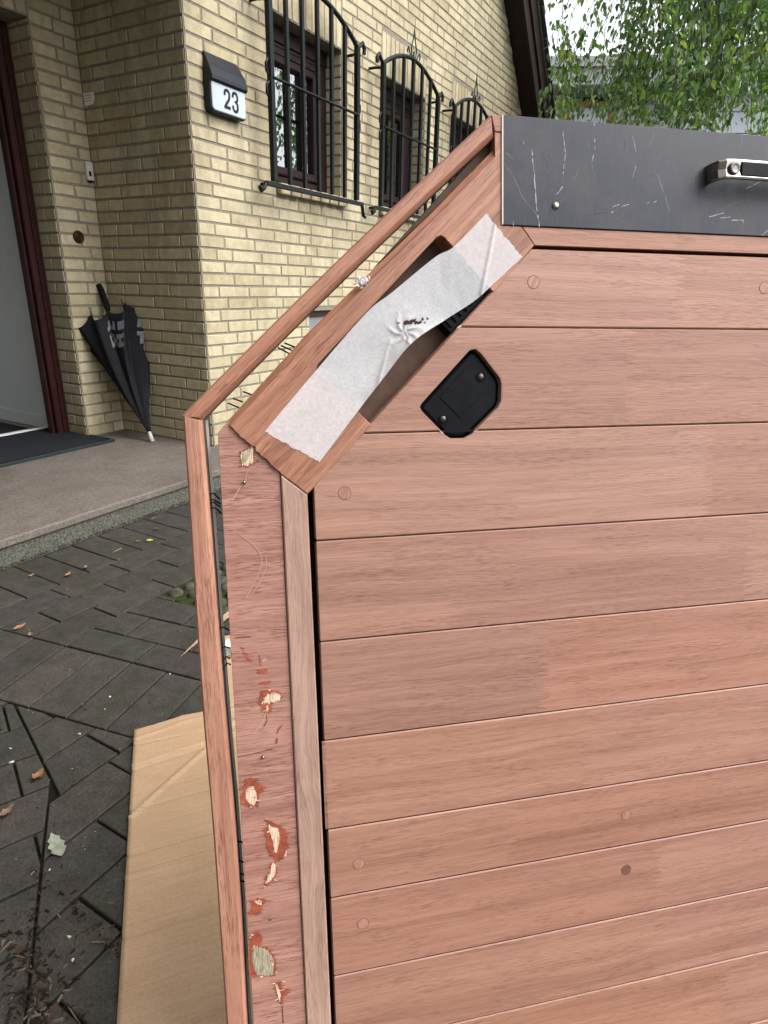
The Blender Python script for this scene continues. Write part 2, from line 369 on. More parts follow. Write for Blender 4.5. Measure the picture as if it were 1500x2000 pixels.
c = ramp(t, n1, [(0.38, (0.02, 0.021, 0.016)), (0.5, (0.062, 0.062, 0.048)), (0.64, (0.13, 0.125, 0.10))])
c = mixc(t, c, (0.06, 0.066, 0.042), ramp(t, n2, [(0.4, (0,) * 3), (0.7, (0.4,) * 3)]))
t.links.new(c, b.inputs['Base Color']); b.inputs['Roughness'].default_value = 0.9; bump(t, b, n1, 0.8, 0.002)
M_rubber, t, b = mat('black_ribbed_mat')
n1 = nz(t, coords(t), 120, 3); t.links.new(ramp(t, n1, [(0.3, (0.008, 0.009, 0.011)), (0.7, (0.014, 0.0155, 0.019))]), b.inputs['Base Color']); b.inputs['Specular IOR Level'].default_value = 0.15; b.inputs['Roughness'].default_value = 0.8
M_matedge = plain('mat_edge', (0.025, 0.037, 0.042), 0.5)
M_fabric = plain('black_umbrella_fabric', (0.014, 0.0135, 0.019), 0.75, var=0.3, scale=25)
M_print = plain('grey_print', (0.24, 0.25, 0.27), 0.7, var=0.3, scale=90)
M_whiteplastic = plain('white_plastic', (0.78, 0.79, 0.77), 0.4, var=0.03)
M_signwhite = plain('pale_sign_glass', (0.62, 0.70, 0.74), 0.3, var=0.03)
M_anthracite = plain('anthracite_metal', (0.030, 0.034, 0.042), 0.35, 0.2)
M_ink = plain('black_lettering', (0.012, 0.018, 0.018), 0.6)
M_bronze = plain('bronze', (0.075, 0.032, 0.02), 0.38, 0.5, var=0.3, scale=60)
M_silver = plain('silver_plastic', (1.0, 0.98, 0.95), 0.35, 0.2)
# ---- cardboard
M_card, t, b = mat('brown_cardboard')
n1 = nz(t, coords(t, (4, 240, 1)), 1, 3); n2 = nz(t, coords(t), 260, 3); n3 = nz(t, coords(t), 7, 4)
c = ramp(t, n3, [(0.3, (0.345, 0.222, 0.126)), (0.7, (0.405, 0.27, 0.162))])
c = mixc(t, c, ramp(t, n1, [(0.3, (0.82,) * 3), (0.7, (1.12,) * 3)]), 0.5, 'MULTIPLY')
c = mixc(t, c, ramp(t, n2, [(0.3, (0.84,) * 3), (0.7, (1.1,) * 3)]), 0.8, 'MULTIPLY')
t.links.new(c, b.inputs['Base Color']); b.inputs['Roughness'].default_value = 0.85; bump(t, b, n1, 0.5, 0.0015)
M_cardtorn = plain('torn_cardboard_edge', (0.62, 0.54, 0.42), 0.9)
# ---- masking tape: thin crepe paper, some light passes
m, t, b = mat('masking_tape'); M_tape = m; o = t.nodes['Material Output']
n1 = nz(t, coords(t, rand=0), 420, 4, 0.7); n2 = nz(t, coords(t, (250, 60, 60), math.radians(43)), 1, 3)
c = ramp(t, n1, [(0.3, (0.68, 0.70, 0.74)), (0.68, (0.90, 0.90, 0.93))])
t.links.new(c, b.inputs['Base Color']); b.inputs['Roughness'].default_value = 0.75; bump(t, b, math_(t, 'ADD', n1, n2), 0.3, 0.0005)
tl = N(t, 'ShaderNodeBsdfTranslucent'); t.links.new(c, tl.inputs[0]); tp = N(t, 'ShaderNodeBsdfTransparent')
ma = N(t, 'ShaderNodeMixShader'); ma.inputs[0].default_value = 0.25; t.links.new(b.outputs[0], ma.inputs[1]); t.links.new(tl.outputs[0], ma.inputs[2])
mb_ = N(t, 'ShaderNodeMixShader'); mb_.inputs[0].default_value = 0.42; t.links.new(ma.outputs[0], mb_.inputs[1]); t.links.new(tp.outputs[0], mb_.inputs[2])
t.links.new(mb_.outputs[0], o.inputs['Surface'])
m, t, b = mat('clear_plastic_tape'); M_clear = m
b.inputs['Base Color'].default_value = (0.6, 0.6, 0.58, 1); b.inputs['Roughness'].default_value = 0.12; b.inputs['Alpha'].default_value = 0.6
def leafmat(name, cols, tr_=0.35):
    m, t, b = mat(name); o = t.nodes['Material Output']; g = t.nodes.new('ShaderNodeNewGeometry')
    c = ramp(t, g.outputs['Random Per Island'], [(i / (len(cols) - 1), c_) for i, c_ in enumerate(cols)])
    t.links.new(c, b.inputs['Base Color']); b.inputs['Roughness'].default_value = 0.22; b.inputs['Specular IOR Level'].default_value = 0.9
    tl = N(t, 'ShaderNodeBsdfTranslucent'); t.links.new(mixc(t, c, (1.2, 1.25, 0.6), 1.0, 'MULTIPLY'), tl.inputs[0])
    x = N(t, 'ShaderNodeMixShader'); x.inputs[0].default_value = tr_
    t.links.new(b.outputs[0], x.inputs[1]); t.links.new(tl.outputs[0], x.inputs[2]); t.links.new(x.outputs[0], o.inputs['Surface']); return m
M_leaf = leafmat('birch_leaf', [(0.03, 0.075, 0.025), (0.075, 0.16, 0.045), (0.11, 0.21, 0.06), (0.16, 0.28, 0.07), (0.08, 0.15, 0.07), (0.32, 0.38, 0.08)], 0.5)
M_twig = plain('birch_twig', (0.05, 0.035, 0.025), 0.8)
M_bark = plain('birch_bark', (0.45, 0.43, 0.40), 0.8, var=0.5, scale=9)
def deadleaf(name, col): return plain(name, col, 0.8, var=0.3, scale=120)

# ================================================================ SETTING: ground, paving
g = MB(); g.add([(-60, -60, -0.016), (60, -60, -0.016), (60, 90, -0.016), (-60, 90, -0.016)], [(0, 1, 2, 3)])
g.build('ground', M_ground, kind='structure')
pv = MB()
x0, x1, y0, y1 = -3.6, 2.2, -4.0, -0.372
pv.add([H(x0, y0, -0.010), H(x1, y0, -0.010), H(x1, y1, -0.010), H(x0, y1, -0.010)], [(0, 1, 2, 3)], 1)
def paver(poly, gap=0.0027):
    poly = ccw(poly)
    if len(poly) < 3 or area(poly) < 0.0006: return
    q = inset(poly, gap)
    if area(ccw(q)) < 0.0003 or area(q) < 0: return
    dz = RND.uniform(-0.0012, 0.0012); tx, ty = RND.uniform(-0.004, 0.004), RND.uniform(-0.004, 0.004)
    cx = sum(p[0] for p in q) / len(q); cy = sum(p[1] for p in q) / len(q)
    pv.prism(q, -0.012, 0, 0, 0.0019, back=False, f=lambda u, v, w: H(u, v, w + dz + (u - cx) * tx + (v - cy) * ty))
def rows(origin, direc, region, rowh, ln, n0, n1, m0, m1, bond=0.5, jit=0.004, off=0.0):
    """running bond of pavers: rows along direc, clipped to the half-planes in region"""
    d = Vector(direc).normalized(); nn = Vector((-d.y, d.x)); o = Vector(origin)
    for i in range(n0, n1):
        sh = (i % 2) * bond * ln + RND.uniform(-jit, jit) + off
        for j in range(m0, m1):
            p = [o + d * (j * ln + sh) + nn * (i * rowh), o + d * ((j + 1) * ln + sh) + nn * (i * rowh),
                 o + d * ((j + 1) * ln + sh) + nn * ((i + 1) * rowh), o + d * (j * ln + sh) + nn * ((i + 1) * rowh)]
            q = [(a.x, a.y) for a in p]
            for (pt, dd) in region:
                q = clip(q, pt, dd)
                if len(q) < 3: break
            if len(q) >= 3: paver(q)
L1p, L1d = (-1.706, -0.774), (0.126, -0.693)          # left of this direction is greater s
L2p, L2d = (-1.9, -1.108), (0.077, -0.395)
neg = lambda d: (-d[0], -d[1])
R_L1 = (L1p, L1d); R_L2 = (L2p, L2d)
for j in range(-16, 28):                                # header row along the step
    sj = -1.547 + j * 0.1177
    paver([(sj, -0.655), (sj + 0.1177, -0.655), (sj + 0.1177, -0.385), (sj, -0.385)])
rows((-1.47, -1.005), (1, 0), [R_L1, ((0, -1.005), (1, 0)), ((0, -0.655), (-1, 0))], 0.1167, 0.238, 0, 3, -3, 16, off=0.0)
rows((-1.67, -1.027), L1d, [R_L1, ((0, -1.005), (-1, 0)), ((-1.297, 0), (0, 1))], 0.116, 0.236, -1, 6, -2, 14)
rows((-1.297, -1.42), L1d, [R_L1, ((0, -1.42), (-1, 0)), ((-1.297, 0), (0, -1))], 0.116, 0.236, -30, 6, -8, 16)
# soldier band between the two cut lines, rotated with them
dn = Vector(L1d).normalized()
for j in range(-6, 26):
    o = Vector((-1.675, -1.0265)) + dn * (j * 0.1172); pr = Vector((dn.y, -dn.x)); pr = pr if pr.x < 0 else -pr
    pr = (pr + Vector((0, -0.06))).normalized()
    q = [o + pr * -0.05, o + pr * 0.36, o + dn * 0.1172 + pr * 0.36, o + dn * 0.1172 + pr * -0.05]
    q = [(a.x, a.y) for a in q]
    q = ccw(q); q = clip(q, L1p, neg(L1d)); q = clip(q, L2p, L2d)
    if len(q) > 2: paver(q)
Ap, Ad = (-1.913, -1.215), (-0.104, -0.300); Fp, Fd = (-2.02, -1.49), (-0.20, -0.262)
rows((-2.02, -1.402), (1, 0), [(L2p, neg(L2d)), (Ap, Ad), ((0, -1.52), (1, 0))], 0.117, 0.238, -1, 4, -3, 6, off=0.03)
rows((-2.023, -1.52), (1, 0), [(L2p, neg(L2d)), (Fp, Fd), ((0, -1.52), (-1, 0))], 0.1165, 0.242, -24, 0, -8, 10, off=0.0)
rows((-1.96, -1.24), (0.915, -0.4), [(L2p, neg(L2d)), (Ap, neg(Ad)), (Fp, neg(Fd))], 0.1185, 0.238, -24, 14, -10, 5)
pv.build('paving', [M_paver, M_joint], kind='structure')
# mossy cobble inset
cb = MB()
cb.add([H(-1.295, -1.418, -0.006), H(0.6, -1.418, -0.006), H(0.6, -1.008, -0.006), H(-1.295, -1.008, -0.006)], [(0, 1, 2, 3)], 1)
for i in range(30):
    for j in range(7):
        cx = -1.262 + i * 0.062 + (j % 2) * 0.03 + RND.uniform(-.004, .004); cy = -1.04 - j * 0.058 + RND.uniform(-.004, .004)
        if cx > 0.56 or cy < -1.4: continue
        rx, ry = RND.uniform(0.022, 0.028), RND.uniform(0.020, 0.026); a0 = RND.uniform(0, 1)
        P = []
        for r_, h in ((1.0, -0.008), (0.93, 0.002), (0.6, 0.009), (0.2, 0.012)):
            for k in range(8):
                a = 2 * math.pi * k / 8 + a0; w_ = RND.uniform(0.92, 1.08)
                P.append(H(cx + rx * r_ * math.cos(a) * w_, cy + ry * r_ * math.sin(a) * w_, h))
        F = [(r * 8 + k, r * 8 + (k + 1) % 8, (r + 1) * 8 + (k + 1) % 8, (r + 1) * 8 + k) for r in range(3) for k in range(8)] + [tuple(range(24, 32))]
        cb.add(P, F, 0, True)
cb.build('cobble_paving', [M_cobble, M_moss], kind='structure')

# ================================================================ HOUSE
house = thing('brick_house', 'yellow brick house with barred windows, open front door and dark brown verge', 'house', HM)
bw = MB(); HB = 0.0625; ZB = 0.103
def brick_face(P, s0, s1, z0, z1, nrm):
    """one brick: bevelled front proud of the mortar; P(a, h, z) maps along-wall, out-of-wall, height"""
    o = RND.uniform(0.0030, 0.0050); e = 0.0022; j = 0.0056
    a0, a1, b0, b1 = s0 + j, s1 - j, z0 + j, z1 - j
    if a1 - a0 < 0.012 or b1 - b0 < 0.012: return
    r = lambda: RND.gauss(0, 0.0010)
    q = [(a0 + r(), b0 + r()), (a1 + r(), b0 + r()), (a1 + r(), b1 + r()), (a0 + r(), b1 + r())]
    i_ = [(a0 + e, b0 + e), (a1 - e, b0 + e), (a1 - e, b1 - e), (a0 + e, b1 - e)]
    V = [P(a, 0, z) for a, z in q] + [P(a, o, z) for a, z in i_]
    F = [(4, 5, 6, 7)] + [(k, (k + 1) % 4, 4 + (k + 1) % 4, 4 + k) for k in range(4)]
    if nrm < 0: F = [f[::-1] for f in F]
    bw.add(V, F, 0)
def courses(P, a0, a1, z0, z1, holes, nrm, start, keep=None, hdr=0.14):
    k = int(round((z0 - ZB) / HB)); z = z0
    while z < z1 - 0.01:
        zt = min(z + HB, z1); a = a0; first = True
        spans = [(a0, a1)]
        for (h0, h1, hz0, hz1) in holes:
            if zt > hz0 + 0.012 and z < hz1 - 0.012:
                ns = []
                for (p, q) in spans:
                    if h1 <= p or h0 >= q: ns.append((p, q)); continue
                    if h0 > p: ns.append((p, h0))
                    if h1 < q: ns.append((h1, q))
                spans = ns
        # one continuous bond across the course, then cut at the spans
        cuts = [a0]; a = a0 + start[k % len(start)]
        while a < a1:
            cuts.append(a); a += 0.1225 if RND.random() < hdr else 0.245
        cuts.append(a1)
        for p, q in zip(cuts, cuts[1:]):
            for (s0, s1) in spans:
                x, y = max(p, s0), min(q, s1)
                if y - x > 0.02 and (keep is None or keep(0.5 * (x + y), z)): brick_face(P, x, y, z, zt, nrm)
        z = zt; k += 1
WT = [(0.648, 1.343), (1.842, 2.537), (3.034, 3.729)]; WZ0, WZ1 = 1.555, 2.385
holes = [(a, b_, WZ0, WZ1) for a, b_ in WT] + [(a, b_, WZ1, 2.642) for a, b_ in WT] + [(a + 0.0, b_ + 0.02, 1.497, WZ0) for a, b_ in WT] + [(0.95, 1.42, 0.55, 0.83)]
PA = lambda a, h, z: (a, -h, z)
courses(PA, 0.0, 6.2, ZB - 2 * HB, 5.0, holes, 1, [0.175, 0.12, 0.185, 0.06 + 0.06, 0.245], keep=lambda s, z: s + z < 7.52)
PB_ = lambda a, h, z: (-h, a, z)
courses(PB_, 0.0, 0.768, ZB, 2.62, [], -1, [0.18, 0.06, 0.13, 0.245, 0.10], hdr=0.22)
PC = lambda a, h, z: (a, 0.768 - h, z)
courses(PC, -0.2595, 0.0, ZB, 2.62, [], 1, [0.18, 0.13], hdr=0)
PD = lambda a, h, z: (-0.2595 - h, a, z)
courses(PD, 0.768, 0.938, ZB, 2.19, [], -1, [0.17, 0.09], hdr=0)
for k in range(22):                                     # soldier lintel over the door
    brick_face(PC, -0.2595 - (k + 1) * 0.0625, -0.2595 - k * 0.0625, 2.19, 2.44, 1)
courses(PC, -1.63, -0.2595, 2.44, 2.62, [], 1, [0.18, 0.06])
courses(PC, -3.2, -1.63, ZB, 2.62, [], 1, [0.18, 0.06])
for a, b_ in WT:                                        # soldier lintels over the windows, rowlock sills below
    n = 11; d = (b_ - a) / n
    for k in range(n): brick_face(PA, a + k * d, a + (k + 1) * d, WZ1, 2.642, 1)
# mortar backing and reveals
def quad(P, pts, m=1, nrm=1):
    bw.add([P(*p) for p in pts], [tuple(range(len(pts))) if nrm > 0 else tuple(range(len(pts)))[::-1]], m)
edges_s = sorted({0.0, 6.2, 0.95, 1.42} | {x for w in WT for x in w})
def wall_cells(s0, s1):
    zz = [ZB - 0.14]; hz = []
    for a, b_ in WT:
        if a - 1e-6 <= s0 and s1 <= b_ + 1e-6: hz.append((WZ0 - 0.055, WZ1))
    if s0 >= 0.95 - 1e-6 and s1 <= 1.42 + 1e-6: hz.append((0.55, 0.83))
    hz.sort(); z = ZB - 0.14
    for h0, h1 in hz:
        yield z, h0; z = h1
    yield z, 5.0
for s0, s1 in zip(edges_s, edges_s[1:]):
    for z0, z1 in wall_cells(s0, s1):
        q = [(s0, z0), (s1, z0), (s1, z1), (s0, z1)]; q = clip(q, (7.6 - 0, 0), (-1, 1))
        if len(q) > 2: bw.add([(p[0], 0, p[1]) for p in q], [tuple(range(len(q)))], 1)
bw.add([(0, 0, ZB), (0, 0.768, ZB), (0, 0.768, 2.62), (0, 0, 2.62)], [(3, 2, 1, 0)], 1)
bw.add([(-0.2595, 0.768, ZB), (0, 0.768, ZB), (0, 0.768, 2.62), (-0.2595, 0.768, 2.62)], [(0, 1, 2, 3)], 1)
bw.add([(-1.63, 0.768, 2.19), (-0.2595, 0.768, 2.19), (-0.2595, 0.768, 2.62), (-1.63, 0.768, 2.62)], [(0, 1, 2, 3)], 1)
bw.add([(-3.2, 0.768, ZB), (-1.63, 0.768, ZB), (-1.63, 0.768, 2.62), (-3.2, 0.768, 2.62)], [(0, 1, 2, 3)], 1)
bw.add([(-0.2595, 0.768, ZB), (-0.2595, 1.02, ZB), (-0.2595, 1.02, 2.19), (-0.2595, 0.768, 2.19)], [(3, 2, 1, 0)], 1)
bw.add([(-1.63, 0.768, 2.19), (-0.2595, 0.768, 2.19), (-0.2595, 1.02, 2.19), (-1.63, 1.02, 2.19)], [(3, 2, 1, 0)], 1)
for a, b_ in WT:                                        # window reveals in brick returns
    T_ = 0.125
    for k in range(int((WZ1 - WZ0) / HB) + 1):
        z0 = WZ0 + k * HB; z1 = min(z0 + HB, WZ1)
        if z1 - z0 < 0.02: continue
        brick_face(lambda q, h, z: (b_ - h, q, z), 0.0, T_, z0, z1, -1)
        brick_face(lambda q, h, z: (a + h, q, z), 0.0, T_, z0, z1, 1)
    bw.add([(b_, 0, WZ0 - .06), (b_, T_ + .1, WZ0 - .06), (b_, T_ + .1, WZ1), (b_, 0, WZ1)], [(3, 2, 1, 0)], 1)
    bw.add([(a, 0, WZ0 - .06), (a, T_ + .1, WZ0 - .06), (a, T_ + .1, WZ1), (a, 0, WZ1)], [(0, 1, 2, 3)], 1)
    bw.add([(a, 0, WZ1), (b_, 0, WZ1), (b_, T_ + .1, WZ1), (a, T_ + .1, WZ1)], [(3, 2, 1, 0)], 1)
bw.box((-4.45, -4.2, -.02), (-4.2, 0.76, 3.2), 1); bw.box((-4.2, 0.768, -.02), (-3.2, 0.9, 3.2), 1)       # unseen wing wall, added to block light from the left
PL = lambda a, h, z: (-4.2 + h, a, z)
courses(PL, -4.2, 0.76, ZB - HB, 3.2, [], 1, [0.18, 0.06])
bw.build('wall', [M_brick, M_mortar], house)
# windows
for i, (a, b_) in enumerate(WT):
    w = MB(); t0 = 0.115
    z0, z1 = WZ0 + 0.012, WZ1
    fo = 0.052
    def fr(mb, s0, s1, zz0, zz1, ta, tb, wd, bev=0.005):
        mb.box((s0, ta, zz0), (s0 + wd, tb, zz1), 0, bev); mb.box((s1 - wd, ta, zz0), (s1, tb, zz1), 0, bev)
        mb.box((s0 + wd, ta + .001, zz0), (s1 - wd, tb, zz0 + wd), 0, bev); mb.box((s0 + wd, ta + .001, zz1 - wd), (s1 - wd, tb, zz1), 0, bev)
    fr(w, a + .003, b_ - .003, z0, z1 - 0.085, t0, t0 + 0.07, fo)
    w.box((a + .003, t0 - 0.01, z1 - 0.083), (b_ - .003, t0 + 0.06, z1 - 0.002), 0, 0.006)   # roller shutter box
    w.box((a + .02, t0 - 0.004, z1 - 0.10), (b_ - .02, t0 - .001, z1 - 0.087), 0)
    w.box((b_ - fo - .060, t0 - .006, z0 + fo), (b_ - fo + .001, t0 + .06, z1 - 0.085 - fo), 0, 0.006)
    fr(w, a + .03, b_ - fo - .062, z0 + fo + .004, z1 - 0.085 - fo - .004, t0 - 0.014, t0 + 0.05, 0.046, 0.008)
    wo_ = w.build('window', M_winframe, house)
    pn = MB(); c0 = fo + 0.050
    pn.box((a + .072, t0 + 0.02, z0 + c0 - .004), (b_ - c0 - .062, t0 + 0.026, z1 - 0.085 - c0 + .004)); pn.build('pane', M_glass, wo_)
    cu = MB()                                            # curtain hanging inside at the right and a dark room box
    nn = 18; P = []
    for k in range(nn + 1):
        sx = a + 0.36 + (b_ - a - 0.5) * k / nn; ty = t0 + 0.13 + 0.012 * math.sin(k * 2.1)
        P += [(sx, ty, z0 + 0.06), (sx, ty, z1 - 0.12)]
    cu.add(P, [(2 * k, 2 * k + 2, 2 * k + 3, 2 * k + 1) for k in range(nn)], 0, True); cu.build('curtain', M_curtain, wo_)
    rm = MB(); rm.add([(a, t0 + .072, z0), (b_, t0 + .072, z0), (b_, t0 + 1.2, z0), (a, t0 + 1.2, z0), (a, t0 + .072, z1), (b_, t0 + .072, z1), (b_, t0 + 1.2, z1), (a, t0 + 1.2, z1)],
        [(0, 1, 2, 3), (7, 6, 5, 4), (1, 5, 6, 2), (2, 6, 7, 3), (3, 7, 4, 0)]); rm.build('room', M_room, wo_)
    sl = MB(); n = 7; d = (b_ - a + .02) / n
    for k in range(n): sl.box((a + k * d + .007, -0.034 + RND.uniform(-.002, .002), 1.492), (a + (k + 1) * d - .007, 0.10, 1.551), 0, 0.005)
    sl.box((a, -0.016, 1.500), (b_ + .02, 0.11, 1.543), 1)
    sl.build('sill', [M_brick, M_mortar], wo_)
cw = MB()
for (p, q) in (((0.95, 0.03, 0.55), (0.99, 0.08, 0.83)), ((1.38, 0.03, 0.55), (1.42, 0.08, 0.83)), ((0.99, 0.031, 0.55), (1.38, 0.08, 0.59)), ((0.99, 0.031, 0.79), (1.38, 0.08, 0.83))): cw.box(p, q, 0, 0.004)
cwo = cw.build('cellar_window', plain('brown_cellar_frame', (0.09, 0.045, 0.03), 0.5), house)
p_ = MB(); p_.box((0.985, 0.05, 0.585), (1.385, 0.056, 0.795)); p_.build('pane', plain('frosted_grey', (0.33, 0.33, 0.34), 0.35), cwo)
for s_ in (0.95, 1.42):
    pass
# door frame, hall
d = MB()
d.box((-0.335, 0.938, ZB), (-0.2605, 1.02, 2.19), 0, 0.006); d.box((-0.352, 0.965, ZB), (-0.334, 1.01, 2.17), 0, 0.004); d.box((-0.300, 0.928, ZB), (-0.268, 0.939, 2.185), 0, 0.003)
d.box((-1.63, 0.938, ZB), (-1.55, 1.02, 2.19), 0, 0.006); d.box((-1.55, 0.94, 2.11), (-0.335, 1.018, 2.188), 0, 0.006)
do = d.build('door_frame', M_redframe, house)
h = MB(); h.box((-1.55, 1.135, ZB - .002), (-0.26, 1.175, ZB + 0.020), 0, 0.003); h.build('threshold', plain('pale_threshold', (1.3, 1.3, 1.25), 0.35, 0.1), house)
hall = MB(); hb = 2.05
hall.add([(-3.0, 1.02, 0.104), (-0.255, 1.02, 0.104), (-0.255, 3.2, 0.104), (-3.0, 3.2, 0.104)], [(0, 1, 2, 3)])
hall.build('hall_floor', M_tile, house)
hw = MB()
hw.add([(-0.255, 1.02, ZB), (-0.255, hb, ZB), (-0.255, hb, 2.5), (-0.255, 1.02, 2.5)], [(3, 2, 1, 0)])
hw.add([(-3.0, 3.2, ZB), (-0.255, 3.2, ZB), (-0.255, 3.2, 2.5), (-3.0, 3.2, 2.5)], [(0, 1, 2, 3)])
hw.add([(-3.0, 1.02, 2.5), (-0.255, 1.02, 2.5), (-0.255, 3.2, 2.5), (-3.0, 3.2, 2.5)], [(3, 2, 1, 0)])
hw.add([(-3.0, 1.02, ZB), (-3.0, 3.2, ZB), (-3.0, 3.2, 2.5), (-3.0, 1.02, 2.5)], [(3, 2, 1, 0)])
hw.build('hall_wall', M_white, house)
a = house_pt(57, 779, 'z', 0.104)
cab = MB(); cab.box((-2.6, a.y, 0.106), (a.x, a.y + 0.9, 2.3), 0, 0.004); cab.build('hall_partition', M_white, house)
cab = MB(); cab.box((a.x - .07, a.y - .016, 0.106), (a.x + .004, a.y - .001, 2.3), 0, .003); cab.box((-2.6, a.y - .012, .106), (a.x - .071, a.y - .001, .17), 0, .003); cab.build('partition_trim', plain('grey_white_trim', (0.42, 0.45, 0.45), 0.5), house)
sk = MB(); sk.box((-0.268, 1.03, 0.106), (-0.2555, 3.1, 0.19), 0, 0.003); sk.build('skirting', M_white, house)
im = MB(); im.box((-1.5, 1.19, 0.1045), (-0.33, 1.75, 0.113), 0, 0.003); im.build('hall_mat', M_rubber, house)
# porch ceiling and verge
pc = MB(); pc.box((-4.2, -1.15, 2.62), (-0.002, 1.02, 2.75), 0); pc.build('porch_ceiling', M_soffit, house)  # unseen; ceiling extended well past the porch to shade its walls
rf = MB()
def line45(x, y, tt): p = house_pt(x, y, 't', tt); return p.x + p.z
c_in, T_ = 7.605, -0.17
k1 = 0.5 * (line45(1020, 0, T_) + line45(1046, 225, T_)); k2 = 0.5 * (line45(1047, 0, T_) + line45(1060, 225, T_)); k3 = k2 + 0.10
def band(ta, tb, ka, kb, m=0, zl=0.8, zh=6.0):
    P = [(ka - zl, ta, zl), (ka - zh, ta, zh), (kb - zh, ta, zh), (kb - zl, ta, zl)]
    P2 = [(x, tb, z) for x, y, z in P]
    rf.add(P + P2, [(0, 1, 2, 3), (7, 6, 5, 4), (0, 4, 5, 1), (3, 2, 6, 7), (0, 3, 7, 4), (1, 5, 6, 2)], m)
band(T_, 0.02, c_in - 0.02, c_in + 0.08, 0)              # soffit
band(T_ - 0.022, T_, c_in - 0.05, k2 - 0.18, 1)           # barge board, lower plank
band(T_ - 0.040, T_ - 0.0225, k2 - 0.21, k2, 1)           # barge board, upper plank
band(T_ - 0.055, 0.0, k2 + 0.002, k2 + 0.03, 2)           # light drip edge
rfo = rf.build('verge', [M_soffit, M_board, plain('pale_drip_edge', (0.16, 0.14, 0.12), 0.5)], house)
rs = MB()
rs.add([(k2 + .04 - .8, -0.1, .8), (k2 + .04 - 6, -0.1, 6), (k2 + .04 - 6, 8, 6), (k2 + .04 - .8, 8, .8)], [(0, 1, 2, 3)])
n = 26
for i in range(n):                                       # overlapping slates along the verge
    z = 0.9 + i * 0.2; kk = k2 + 0.035
    for dd in (0.0,):
        lift = 0.045; z2 = z + 0.24
        P = [(kk + lift - z, -0.26, z), (kk - z2, -0.26, z2), (kk - z2, 0.25, z2), (kk + lift - z, 0.25, z)]
        q = [(x + 0.012, y, zz + 0.012) for x, y, zz in P]
        rs.add(P + q, [(0, 1, 2, 3), (7, 6, 5, 4), (0, 4, 5, 1), (1, 5, 6, 2), (2, 6, 7, 3), (3, 7, 4, 0)])
rs.build('roof', M_slate, house)

# ---------------------------------------------------------------- concrete step
st = thing('concrete_step', 'wide worn concrete doorstep with pebbled front in front of the brick porch', 'step', HM)
s_ = MB(); s_.box((-3.2, -0.362, 0.068), (0.40, 1.146, 0.103), 0, 0.006); s_.build('tread', M_slab, st)
s_ = MB(); s_.box((-3.19, -0.350, -0.015), (0.39, 0.7, 0.0665), 0); s_.build('riser', M_riser, st)
# ---------------------------------------------------------------- door mat
dm = thing('door_mat', 'black ribbed doormat lying on the concrete step before the open door', 'doormat', HM)
m_ = MB(); m_.box((-1.45, 0.566, 0.1035), (-0.252, 1.142, 0.112), 0)
for k in range(26):
    tt = 0.585 + k * 0.0213; m_.box((-1.44, tt, 0.112), (-0.262, tt + 0.013, 0.1185), 0, 0.002)
m_.build('ribbed_surface', M_rubber, dm)
m_ = MB(); m_.box((-1.462, 0.548, 0.1032), (-0.24, 0.5655, 0.119), 0, 0.003); m_.box((-0.2515, 0.5657, 0.1032), (-0.24, 1.143, 0.118), 0, 0.002)
for k in range(8):
    m_.lathe([(0.006, 0), (0.005, 0.003), (0.001, 0.004)], 8, lambda x, y, hh: (-0.27 - k * 0.16 + x, 0.557 + y, 0.1188 + hh))
m_.build('edge_bar', M_matedge, dm)

